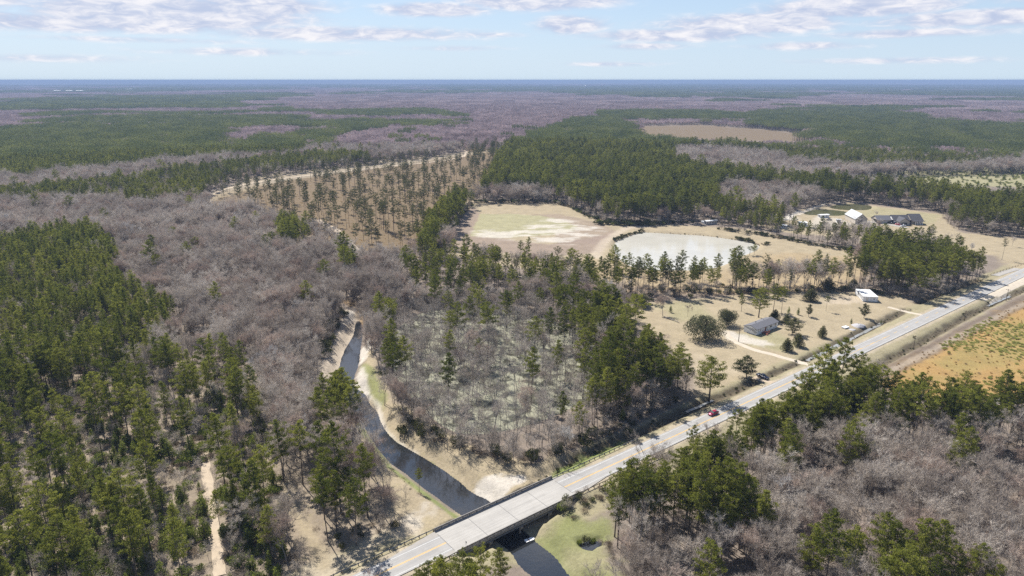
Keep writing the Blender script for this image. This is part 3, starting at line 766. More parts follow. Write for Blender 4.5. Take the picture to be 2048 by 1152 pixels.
def bush_mesh(seed, H, R, n, size, kind='leaf', trunk=True, shape='round', asp=.3):
    r = np.random.default_rng(seed); T = MB(); Cn = MB()
    lobes = 15 if shape != 'cone' else 16; cs = []
    for i in range(lobes):
        if shape == 'cone':
            t = (i + .5) / lobes; rr = R * (1 - t) ** .8 * .62 + .1; a = i * 2.4
            cs.append((np.array([math.cos(a) * rr * .55, math.sin(a) * rr * .55, H * (.14 + .82 * t)]), rr * .85 + .12))
        else:
            a = i * 2.4; q = math.sqrt(r.random()) * .72
            cs.append((np.array([math.cos(a) * R * q, math.sin(a) * R * q, H * (.26 + .42 * r.random() * (1 - q * .4))]), R * r.uniform(.22, .48)))
    wt = np.array([c[1] ** 2 for c in cs]); i = r.choice(len(cs), n, p=wt / wt.sum())
    C0 = np.array([c[0] for c in cs]); R0 = np.array([c[1] for c in cs])
    v = rand_unit(r, n, .15) * (r.random(n) ** .22 * R0[i])[:, None] * ([1, 1, .8] if shape != 'cone' else [1, 1, 1.5])
    tris(Cn, np.maximum(C0[i] + v, [-99, -99, .12 * H if trunk else .05]), size, r, .3, asp)
    if trunk:
        T.tube([[0, 0, -.4], [.05, 0, H * .2], [0, .05, H * .7]], [.035 * H, .028 * H, .01 * H], 6)
        for j in range(5):
            a = j * 1.26 + .3; T.tube([[0, 0, H * .18], [math.cos(a) * R * .35, math.sin(a) * R * .35, H * .42], [math.cos(a) * R * .6, math.sin(a) * R * .6, H * .6]], [.02 * H, .014 * H, .006 * H], 4, cap=False)
    return T, Cn

SRC = bpy.data.collections.new('sources')       # prototypes, never linked to the scene
def meshes(T, Cn, nm, tm, cm):
    return (T.mesh(nm + '_trunk', M[tm]) if T.v else None, Cn.mesh(nm + '_crown', M[cm]))
PINES = [meshes(*pine_mesh(10 + i, H, cb, R, nb, tf), 'pine', 'bark', 'pine') for i, (H, cb, R, nb, tf) in enumerate(
    [(22, .48, 3.9, 38, 3300), (23, .56, 3.5, 32, 2700), (21, .46, 4.3, 40, 3600), (24, .53, 3.3, 34, 2800), (20, .43, 3.8, 38, 3200), (22.5, .62, 4.4, 26, 2500), (21, .38, 3.0, 44, 3000)])]
PLANTS = [meshes(*pine_mesh(30 + i, H, cb, R, nb, tf, .38, .13, 1, 'cone' if i < 3 else 'col', .25), 'plantation_pine', 'bark', 'plant') for i, (H, cb, R, nb, tf) in enumerate(
    [(18, .46, 2.7, 36, 1900), (19, .50, 2.5, 34, 1700), (17, .40, 2.9, 36, 2000), (18.5, .48, 2.3, 32, 1600)])]
THINS = [meshes(*pine_mesh(50 + i, H, .60, R, 24, 1000, .45, .15, .9, 'col', .4), 'thin_pine', 'bark', 'thin') for i, (H, R) in enumerate([(22, 2.9), (20, 2.5), (23, 2.8)])]
BARES = [meshes(*bare_mesh(70 + i, H, sp_, tw, .2, fk, nl), 'bare', 'barkg', cm) for i, (H, sp_, tw, fk, nl, cm) in enumerate(
    [(15, .52, 2300, .30, 6, 'twig'), (16, .44, 2100, .38, 5, 'twig'), (13, .60, 2200, .26, 6, 'twig'), (14.5, .48, 2100, .32, 5, 'twig_red'), (17, .38, 2000, .42, 5, 'twig'), (14, .5, 1700, .3, 5, 'twig_pale')])]
SLIMS = [meshes(*bare_mesh(90 + i, H, .26, 620, .17, .60, 4, .9), 'slim', 'barkg', 'twig') for i, H in enumerate([16, 18, 13.5])]

def join_proto(nm, parts):
    """one mesh from (trunk, crown) meshes for the stuff objects"""
    import bmesh
    bm = bmesh.new(); mats = []
    me = bpy.data.meshes.new(nm); off = 0; mi = []
    for p in parts:
        if p is None: continue
        bm.from_mesh(p); k = len(p.polygons); mi += [len(mats)] * k; mats.append(p.materials[0])
    bm.faces.ensure_lookup_table()
    for f, m_ in zip(bm.faces, mi): f.material_index = m_
    bm.to_mesh(me); bm.free()
    for m_ in mats: me.materials.append(m_)
    return bpy.data.objects.new(nm, me)

# low-detail groves for the middle and far distance
def grove(seed, kind, size, sp_, H, ntri, tsz, rows=False):
    r = np.random.default_rng(seed); mb = MB(); n = int(size / sp_)
    gxx, gyy = np.meshgrid(np.arange(n), np.arange(n)); cx_ = (gxx.ravel() + .5) * sp_ - size / 2; cy_ = (gyy.ravel() + .5) * sp_ - size / 2
    j = .18 if rows else .45
    cx_ = cx_ + r.uniform(-j, j, n * n) * sp_; cy_ = cy_ + r.uniform(-.45, .45, n * n) * sp_; h = H * r.uniform(.8, 1.12, n * n)
    N = n * n * ntri; ii = np.repeat(np.arange(n * n), ntri)
    if kind == 'pine':
        q = r.random(N); rad_ = (.5 + .5 * np.sin(math.pi * (q * .75 + .2))) * sp_ * .45
        z = h[ii] * (.55 + .43 * q); a = r.uniform(0, 6.28, N); rr = np.sqrt(r.random(N)) * rad_
        c = np.stack([cx_[ii] + np.cos(a) * rr, cy_[ii] + np.sin(a) * rr, z], 1)
        tris(mb, c, tsz, r, .3, .32, 0)
        t = np.stack([cx_, cy_, np.zeros(n * n)], 1); tt = t + np.stack([np.zeros(n * n), np.zeros(n * n), h * .9], 1)
        w_ = .22
        for ax in ([w_, 0, 0], [0, w_, 0]):
            mb.add(np.stack([t - ax, t + ax, tt], 1).reshape(-1, 3), np.arange(3 * n * n).reshape(-1, 3), 1)
    else:
        q = r.random(N); a = r.uniform(0, 6.28, N); R_ = sp_ * .55 * (.75 + .5 * r.random(n * n))[ii]
        ph = np.arccos(r.uniform(-.1, 1, N)); rr = R_ * np.sin(ph)
        dome = np.stack([np.cos(a) * rr, np.sin(a) * rr, h[ii] * (.55 + .42 * np.cos(ph))], 1)
        c = dome + np.stack([cx_[ii], cy_[ii], 0 * q], 1)
        d = dome - np.stack([0 * q, 0 * q, h[ii] * .4], 1); d /= np.linalg.norm(d, axis=1)[:, None]; d += rand_unit(r, N) * .45
        L = tsz * r.uniform(.7, 1.4, N)[:, None]; e = np.cross(d, rand_unit(r, N)); e /= np.linalg.norm(e, axis=1)[:, None]
        mb.add(np.stack([c - d * L - e * L * .13, c - d * L + e * L * .13, c + d * L * .3], 1).reshape(-1, 3), np.arange(3 * N).reshape(-1, 3), 0)
        t = np.stack([cx_, cy_, np.zeros(n * n)], 1); tt = t + np.stack([np.zeros(n * n), np.zeros(n * n), h * .8], 1)
        for ax in ([.2, 0, 0], [0, .2, 0]):
            mb.add(np.stack([t - ax, t + ax, tt], 1).reshape(-1, 3), np.arange(3 * n * n).reshape(-1, 3), 1)
    me = mb.mesh('grove', [M['pine_far' if kind == 'pine' else 'twig_far'], M['bark' if kind == 'pine' else 'barkg']])
    return bpy.data.objects.new('grove', me)

def gn_group(name, protos):
    """node group: put prototype number idx on every point"""
    c = bpy.data.collections.new(name + '_kinds')
    for i, o in enumerate(protos):
        o.name = '%s_kind_%02d' % (name, i); c.objects.link(o)
    ng = bpy.data.node_groups.new(name, 'GeometryNodeTree')
    ng.interface.new_socket('Geometry', in_out='INPUT', socket_type='NodeSocketGeometry'); ng.interface.new_socket('Geometry', in_out='OUTPUT', socket_type='NodeSocketGeometry')
    n = ng.nodes; l = ng.links
    gi = n.new('NodeGroupInput'); go = n.new('NodeGroupOutput'); ci = n.new('GeometryNodeCollectionInfo'); ip = n.new('GeometryNodeInstanceOnPoints')
    ci.inputs['Collection'].default_value = c; ci.inputs['Separate Children'].default_value = True; ci.inputs['Reset Children'].default_value = True
    ip.inputs['Pick Instance'].default_value = True
    def attr(nm, tp):
        a = n.new('GeometryNodeInputNamedAttribute'); a.data_type = tp; a.inputs['Name'].default_value = nm; return a.outputs['Attribute']
    l.new(gi.outputs[0], ip.inputs['Points']); l.new(ci.outputs[0], ip.inputs['Instance'])
    l.new(attr('idx', 'INT'), ip.inputs['Instance Index'])
    e = n.new('FunctionNodeEulerToRotation'); l.new(attr('rot', 'FLOAT_VECTOR'), e.inputs[0]); l.new(e.outputs[0], ip.inputs['Rotation'])
    l.new(attr('scl', 'FLOAT_VECTOR'), ip.inputs['Scale']); l.new(ip.outputs[0], go.inputs[0])
    return ng
def scatter(name, label, cat, protos, pts, idx, rotz, scl):
    me = bpy.data.meshes.new(name); N = len(pts); me.vertices.add(N); me.vertices.foreach_set('co', np.asarray(pts, np.float32).ravel())
    a = me.attributes.new('idx', 'INT', 'POINT'); a.data.foreach_set('value', np.asarray(idx, np.int32))
    a = me.attributes.new('rot', 'FLOAT_VECTOR', 'POINT'); r3 = np.zeros((N, 3), np.float32); r3[:, 2] = rotz; a.data.foreach_set('vector', r3.ravel())
    a = me.attributes.new('scl', 'FLOAT_VECTOR', 'POINT'); a.data.foreach_set('vector', np.asarray(scl, np.float32).ravel())
    o = obj(name, me, None); md = o.modifiers.new('scatter', 'NODES'); md.node_group = gn_group(name, protos)
    return tag(o, label, cat, kind='stuff')

# ---- what grows where: outlines of the stands, traced on their crowns
def ipoly(u, v, poly): return inside(u, v, poly)
HWD, PLN, PNE, MIX, SWP, LIN, OPN, YNG, FGP, CLR, PNX, HWX = range(12)
STANDS = [
    (PLN, [(-900, 262), (-50, 250), (200, 228), (600, 219), (860, 216), (935, 229), (880, 246), (780, 250), (690, 262), (640, 288), (600, 303), (450, 310), (300, 322), (180, 335), (0, 352), (-900, 420)]),
    (MIX, [(-900, 425), (0, 378), (160, 362), (300, 345), (420, 328), (520, 316), (640, 303), (740, 306), (740, 318), (640, 330), (560, 342), (480, 355), (420, 372), (380, 395), (200, 392), (0, 396), (-900, 430)]),
    (HWX, [(740, 300), (905, 290), (905, 303), (830, 314), (740, 322)]),
    (OPN, [(412, 395), (450, 362), (560, 340), (740, 322), (905, 303), (935, 290), (1000, 285), (1000, 325), (975, 365), (930, 395), (860, 440), (830, 490), (800, 505), (720, 490), (640, 450), (600, 440), (560, 425), (500, 410)]),
    (PNE, [(985, 325), (1010, 292), (1060, 262), (1130, 242), (1240, 238), (1300, 258), (1400, 285), (1640, 290), (1700, 305), (1700, 318), (1560, 312), (1480, 302), (1350, 298), (1350, 320), (1420, 340), (1500, 345), (1560, 352), (1650, 355), (1720, 372), (1850, 372), (1930, 385), (2040, 395), (2400, 410), (2400, 440), (1950, 420), (1850, 395), (1700, 385), (1640, 380), (1560, 365), (1470, 365), (1430, 385), (1440, 400), (1600, 415), (1560, 440), (1450, 445), (1380, 445), (1260, 440), (1180, 425), (1140, 405), (1000, 400), (945, 395), (975, 360)]),
    (PNE, [(1130, 236), (1190, 232), (1245, 238), (1200, 248), (1140, 246)]),
    (HWX, [(940, 385), (1010, 370), (1110, 378), (1130, 404), (950, 402)]),
    (PNE, [(1490, 240), (1600, 229), (1730, 230), (1850, 235), (2000, 245), (2500, 250), (2500, 290), (2048, 300), (1900, 290), (1760, 290), (1640, 272), (1500, 256)]),
    (MIX, [(1640, 280), (1760, 290), (1900, 290), (2048, 298), (2500, 300), (2500, 320), (2048, 318), (1960, 325), (1850, 330), (1700, 330), (1600, 320), (1500, 300)]),
    (HWX, [(1350, 295), (1450, 296), (1560, 308), (1600, 330), (1560, 345), (1450, 335), (1360, 315)]),
    (HWX, [(1440, 368), (1560, 368), (1620, 380), (1640, 400), (1580, 420), (1470, 410), (1430, 392)]),
    (HWX, [(1680, 388), (1850, 398), (1890, 415), (1880, 428), (1760, 410), (1690, 405)]),
    (PNE, [(1890, 420), (1960, 410), (2100, 415), (2500, 420), (2500, 470), (2060, 465), (1980, 462), (1900, 445)]),
    (YNG, [(1690, 345), (1850, 333), (2048, 330), (2500, 325), (2500, 372), (2048, 385), (1900, 375), (1720, 362)]),
    # main hardwood bottom on the left is the default; pine stands inside it
    (PNX, [(545, 455), (585, 440), (620, 455), (615, 480), (570, 490)]),
    (PNX, [(675, 500), (700, 500), (710, 525), (690, 540)]),
    (FGP, [(-900, 620), (-50, 492), (40, 468), (120, 448), (195, 450), (240, 500), (225, 535), (290, 575), (345, 605), (360, 640), (320, 660), (290, 700), (430, 682), (480, 700), (500, 740), (580, 740), (600, 800), (540, 830), (560, 880), (560, 1000), (560, 1400), (-900, 1400)]),
    (PNX, [(620, 775), (650, 758), (695, 780), (715, 820), (690, 855), (640, 850)]),
    (PNX, [(600, 880), (670, 905), (735, 960), (745, 1010), (700, 1060), (620, 1060), (590, 980)]),
    (HWX, [(500, 740), (620, 760), (600, 870), (560, 880), (540, 830)]),
    # roadside stand at lower right
    (PNE, [(1205, 985), (1235, 965), (1300, 930), (1370, 890), (1430, 880), (1445, 930), (1500, 960), (1535, 1000), (1530, 1050), (1430, 1045), (1320, 1020), (1230, 1005)]),
    (PNE, [(1400, 872), (1440, 852), (1490, 815), (1530, 785), (1600, 765), (1660, 745), (1720, 757), (1790, 780), (1870, 795), (1930, 780), (1990, 760), (2048, 745), (2500, 700), (2500, 800), (2048, 830), (1990, 850), (1900, 850), (1780, 845), (1650, 850), (1520, 872), (1440, 925)]),
    (PNX, [(1685, 890), (1720, 885), (1745, 905), (1710, 925), (1680, 915)]),
    (PNX, [(1900, 865), (1950, 860), (1960, 930), (1920, 935)]),
    (PNX, [(1600, 1040), (1700, 1050), (1720, 1110), (1640, 1180), (1590, 1130)]),
    (PNX, [(1730, 1070), (1800, 1055), (1880, 1090), (1980, 1110), (2000, 1170), (1800, 1220), (1730, 1170)]),
    (PNX, [(1560, 885), (1590, 880), (1600, 905), (1565, 910)]),
    (PNX, [(850, 1155), (900, 1118), (1000, 1102), (1030, 1125), (1025, 1250), (850, 1250)]),
    # the swamp and its shores
    (SWP, [(745, 640), (800, 590), (900, 575), (1100, 580), (1180, 640), (1220, 720), (1200, 800), (1100, 850), (980, 870), (880, 840), (800, 760)]),
    (MIX, [(740, 610), (775, 600), (785, 640), (750, 650)]),
    (MIX, [(750, 680), (800, 690), (800, 760), (765, 750)]),
    (PNE, [(1100, 570), (1180, 585), (1270, 630), (1290, 670), (1240, 680), (1190, 660), (1180, 620), (1110, 600)]),
    (PNE, [(1180, 690), (1240, 680), (1320, 690), (1385, 725), (1390, 780), (1320, 830), (1230, 815), (1190, 770)]),
    (MIX, [(1110, 600), (1190, 640), (1200, 700), (1140, 710)]),
    # line of pines in front of the pond, thickening towards the road
    (LIN, [(800, 520), (870, 480), (1000, 512), (1200, 522), (1400, 528), (1560, 540), (1700, 560), (1700, 590), (1500, 590), (1350, 575), (1200, 570), (1080, 560), (960, 570), (830, 560)]),
    (PNE, [(1700, 510), (1760, 492), (1850, 490), (1960, 505), (1985, 540), (1900, 585), (1820, 590), (1720, 575), (1690, 545)]),
    (MIX, [(1520, 442), (1600, 445), (1700, 470), (1790, 480), (1790, 500), (1700, 496), (1600, 478), (1530, 465)]),
    (PNE, [(850, 440), (900, 400), (950, 385), (950, 400), (905, 440), (860, 490), (835, 500)]),
]
# open ground seen bare in the photograph: nothing stands there
CLEARS = [
    [(630, 1175), (760, 1095), (880, 1040), (940, 985), (1010, 945), (940, 912), (865, 882), (808, 848), (782, 800), (768, 760), (748, 730), (728, 700), (722, 650), (712, 618), (690, 616), (665, 655), (640, 700), (618, 740), (650, 752), (674, 765), (700, 800), (730, 850), (770, 920), (815, 960), (860, 1000), (905, 1030), (880, 1045), (790, 1095), (700, 1140)],
    [(600, 1230), (690, 1120), (760, 1075), (880, 1030), (1000, 985), (1010, 940), (1120, 910), (1200, 900), (1255, 868), (1330, 835), (1400, 800), (1490, 770), (1560, 742), (1610, 718), (1800, 620), (1930, 575), (2060, 520), (2300, 420), (2300, 500), (2100, 575), (1740, 752), (1690, 760), (1620, 745), (1560, 765), (1490, 800), (1440, 838), (1385, 862), (1330, 893), (1240, 950), (1190, 985), (1150, 1040), (1215, 1040), (1240, 1100), (1270, 1175)],
    [(760, 850), (960, 905), (1010, 940), (1100, 940), (1010, 1000), (930, 980)],
    YARD, SCRUB, [(895, 490), (905, 450), (948, 408), (1112, 408), (1230, 450), (1400, 446), (1500, 455), (1740, 508), (1720, 528), (1600, 530), (1400, 532), (1250, 534), (1100, 508), (1000, 505)],
    [(1262, 252), (1400, 250), (1540, 260), (1650, 275), (1600, 280), (1500, 280), (1300, 272)],
    [(1660, 408), (1700, 403), (1760, 410), (1880, 426), (1900, 455), (1960, 470), (2100, 480), (2300, 500), (2300, 560), (2048, 545), (1985, 512), (1870, 490), (1800, 478), (1740, 455), (1640, 450), (1545, 445), (1550, 428), (1600, 418)],
    [(408, 404), (450, 371), (560, 351), (740, 330), (830, 321), (925, 305), (935, 298), (942, 312), (920, 322), (830, 334), (740, 343), (640, 354), (560, 365), (450, 385), (425, 410)],
    [(404, 925), (424, 925), (436, 1030), (452, 1160), (422, 1160), (412, 1030)], [(560, 965), (585, 970), (625, 1040), (655, 1110), (660, 1140), (625, 1140), (600, 1060)], [(1870, 250), (1950, 247), (1940, 252)],
]
RPOLY = [grown(RIVER, 2.5), grown(POND, 2), grown(POOL, 2)]
def classify(x, y, hc=13.0):
    u, v = PROJ(x, y, hc); ub, vb = PROJ(x, y, 0.0); ut, vt = PROJ(x, y, 19.0)
    c = np.full(len(x), HWD)
    for k, pl in STANDS: c[ipoly(u, v, pl)] = k
    for pl in CLEARS:
        mb_ = ipoly(ub, vb, pl); c[mb_] = CLR
        c[ipoly(u, v, pl)] = CLR
    s, t = toST(x, y)
    c[(np.abs(t) < 10)] = CLR
    c[(t < 10) & (t > -22) & (s > 120)] = CLR
    c[(t > 0) & (t < 19) & (s > BL + 6) & (s < 145)] = CLR
    for pl in RPOLY: c[inside(x, y, pl)] = CLR
    tp = (c == PNE) & (y < 300) & (u < 1530) & (ipoly(ut, vt, CLEARS[1]) | ipoly(*PROJ(x, y, 16.0), CLEARS[1])); c[tp] = CLR
    return c, u, v

near = {'pine': [], 'bare': []}     # every nearby tree: x, y, kind list, variant, scale, yaw, stand
OUT = {'pine': [], 'bare': [], 'under': []}
def region(x0, x1, y0, y1, sp_, jit=.42):
    a, b = np.meshgrid(np.arange(x0, x1, sp_), np.arange(y0, y1, sp_)); n = a.size
    return a.ravel() + RNG.uniform(-jit, jit, n) * sp_, b.ravel() + RNG.uniform(-jit, jit, n) * sp_
RNEAR = 1250.0
x, y = region(-1050, 1050, 60, RNEAR, 4.4)
kk = (np.abs(x) < .80 * y + 60) & (np.hypot(x, y) < RNEAR)
x, y = x[kk], y[kk]
c, u, v = classify(x, y)
rv = RNG.random(len(x)); dn = fbm(x, y, 26, 3, 11)
pr = {HWD: .50, HWX: .52, PLN: .85, PNE: .55, PNX: .45, MIX: .62, SWP: .78, LIN: .42, OPN: .075, YNG: 0, FGP: .55, CLR: 0}
pk = np.array([pr[i] for i in range(12)])[c]
# the plantation thins out towards the viewer
pk = np.where(c == FGP, np.interp(y, [120, 200, 300, 450], [.13, .21, .50, .85]), pk)
pk = np.where((c == PNE) & (y < 330), .80, pk)
pk = pk * (1 + .7 * dn)
keep = rv < pk
x, y, c, u, v, dn = [q[keep] for q in (x, y, c, u, v, dn)]
r2 = RNG.random(len(x))
pp = {HWD: .012, HWX: .0, PLN: 1., PNE: .80, PNX: 1., MIX: .5, SWP: .06, LIN: .72, OPN: 1, YNG: 0, FGP: .93, CLR: 0}
ispine = r2 < np.array([pp[i] for i in range(12)])[c]
ZT = height(x, y)
# row structure of the plantation
def pine_kind(ci, yi, k):
    if ci == PLN or (ci == FGP and (yi > 260 or k < .45)): return 'L'
    if ci == OPN or (ci == LIN and k < .3): return 'T'
    return 'P'
TREES = []
ox = np.where(c == OPN, RNG.uniform(-6, 6, len(x)), 0); x = x + ox; y = y + np.where(c == OPN, RNG.uniform(-6, 6, len(x)), 0)
ks = RNG.random(len(x)); yaw = RNG.uniform(0, 6.283, len(x)); sc = RNG.normal(1.0, .12, len(x)).clip(.70, 1.28)
for i in range(len(x)):
    ci = c[i]
    if ispine[i]:
        K = pine_kind(ci, y[i], ks[i]); nv = {'P': 7, 'L': 4, 'T': 3}[K]; s_ = sc[i] * (1.0 if K != 'P' else 1.0)
        if ci == FGP and K == 'P': s_ *= 1.03
        if ci == LIN: s_ *= .92
        if ci == PNE: s_ *= 1 + .35 * (sc[i] - 1)
        if ci == MIX and y[i] > 500: s_ *= .85
        if ci == OPN: s_ *= 1.12
        if y[i] < 300 and x[i] > 15:
            hh = {'P': 22, 'L': 18, 'T': 21.7}[K] * s_ + .5; tu, tv_ = PROJ(x[i], y[i], hh); bu, bv_ = PROJ(x[i], y[i], 0)
            if tu < 1535 and bool(inside(np.array([tu]), np.array([tv_ - 4]), CLEARS[1])[0]): continue
            if 1380 < tu < 1480 and tv_ < 846 and bv_ > 826: continue
            if 1490 < tu < 1560 and tv_ < 778 and bv_ > 757: continue
    else:
        wx = 1
        K = 'S' if (ci == SWP and ks[i] < .93) or (ci == LIN and ks[i] < .75) or (ci == MIX and ks[i] < .4) else 'B'; nv = {'S': 3, 'B': 5 if rv[i % len(rv)] < .9 * pk.max() and ks[i] > .10 else 6}[K]; s_ = sc[i] * (.95 if ci != LIN else .6); wx = 1
        if ci in (HWD, HWX): s_ *= 1.24 + .30 * dn[i]
    TREES.append((x[i], y[i], ZT[i], K, int(RNG.integers(nv)), s_, yaw[i], ci, u[i], v[i]))

def row(pts, step, kinds, smin, smax, wob, ci):
    pl = PA(pts); seg = np.linalg.norm(np.diff(pl, axis=0), axis=1); L = np.concatenate([[0], np.cumsum(seg)])
    for s_ in np.arange(0, L[-1], step):
        xx = float(np.interp(s_, L, pl[:, 0]) + RNG.normal() * wob); yy = float(np.interp(s_, L, pl[:, 1]) + RNG.normal() * wob)
        K = kinds[int(RNG.integers(len(kinds)))]; n_ = {'P': 7, 'L': 4, 'T': 3, 'S': 3, 'B': 6}[K]; uu, vv = PROJ(xx, yy, 13.0)
        TREES.append((xx, yy, H1(xx, yy), K, int(RNG.integers(n_)), float(RNG.uniform(smin, smax)), float(RNG.uniform(0, 6)), ci, float(uu), float(vv)))
row([(1430, 454), (1520, 468), (1600, 482), (1700, 500), (1760, 515)], 3.2, 'PPTPLS', .65, .95, 4.0, MIX)
row([(1500, 462), (1600, 478), (1700, 495), (1780, 505)], 6, 'PTPB', .7, 1.0, 7.0, MIX)
row([(1660, 478), (1740, 478), (1800, 482), (1900, 500), (1990, 515)], 9, 'SSBT', .5, .75, 5.0, MIX)
row([(850, 500), (884, 466), (910, 432), (934, 403)], 3.0, 'PPLP', .7, .95, 5.0, MIX)
row([(1230, 592), (1330, 586), (1450, 590), (1560, 588), (1700, 584)], 5.5, 'TPSST', .7, .95, 4.0, LIN)
row([(770, 800), (810, 850), (860, 885), (930, 910), (1010, 925), (1100, 915), (1180, 880)], 4.0, 'SSBSB', .7, 1.0, 3.0, SWP)
row([(1150, 872), (1220, 842), (1290, 808), (1350, 785)], 3.6, 'PSPBP', .75, 1.0, 3.5, PNE)
row([(1235, 1062), (1300, 1058), (1400, 1075), (1490, 1070), (1530, 1060)], 3.3, 'PPLP', .88, 1.12, 3.5, PNE)
row([(1270, 1040), (1350, 1022), (1430, 998), (1480, 968)], 3.8, 'PPLB', .85, 1.1, 3.0, PNE)
row([(1470, 935), (1540, 900), (1620, 880), (1720, 872), (1850, 882), (2010, 872)], 4.5, 'PLPPB', .85, 1.1, 4.0, PNE)
row([(1540, 925), (1640, 905), (1750, 905)], 7.0, 'LPB', .8, 1.0, 4.0, PNE)

# ---- trees one can point at: surveyed one by one (foot, top, kind, width factor, label)
def tree_h(b, tv):
    g = P(*b); zs = np.linspace(0, 45, 901); _, vs = PROJ(g[0], g[1], zs); return g, float(zs[np.argmin(np.abs(vs - tv))])
CED = [meshes(*bush_mesh(120 + i, 7, 2.4, 2600, .30, shape='cone'), 'cedar', 'bark', 'cedar') for i in range(3)]
OAK = [meshes(*bush_mesh(130 + i, 10, 8.5, 7000, .45), 'oak', 'bark', 'oak') for i in range(2)]
SAP = [meshes(*bush_mesh(140 + i, 4, 1.1, 420, .28, shape='cone'), 'sapling', 'bark', 'shrubg') for i in range(2)]
YP = [meshes(*pine_mesh(150 + i, 9, .22, 2.9, 34, 2600, .36, .14, 1, 'round', .3), 'yard_pine', 'bark', 'cedar') for i in range(2)]
SP = [meshes(*pine_mesh(160 + i, 20, .34, R, 52, 4200, .48, .30, 1.3, 'round', .3), 'spreading_pine', 'bark', 'pine') for i, R in enumerate([5.6, 5.0])]
KIND = {'P': (PINES, 'pine_tree', 'pine', [22, 23, 21, 24, 20, 22.5, 21]), 'L': (PLANTS, 'pine_tree', 'pine', [18, 19, 17, 18.5]), 'T': (THINS, 'pine_tree', 'pine', [22, 20, 23]),
        'W': (SP, 'pine_tree', 'pine', [20, 20]), 'Y': (YP, 'pine_tree', 'pine', [9, 9]), 'C': (CED, 'cedar_tree', 'cedar', [7, 7, 7]), 'O': (OAK, 'oak_tree', 'oak', [10, 10]),
        'A': (SAP, 'sapling', 'young tree', [4, 4]), 'B': (BARES, 'bare_tree', 'bare tree', [15, 16, 13, 14.5, 17, 14]), 'S': (SLIMS, 'bare_tree', 'bare tree', [16, 18, 13.5])}
def place_tree(K, vi, x_, y_, z_, s_, yaw_, label, group=None, wx=1.0):
    ms, nm, cat, _ = KIND[K]
    t = thing(nm, label, cat, (x_, y_, z_), yaw_, group); t.scale = (s_ * wx, s_ * wx, s_)
    tm, cm = ms[vi]
    if tm: obj('trunk', tm, None, t)
    obj('crown', cm, None, t)
    return t
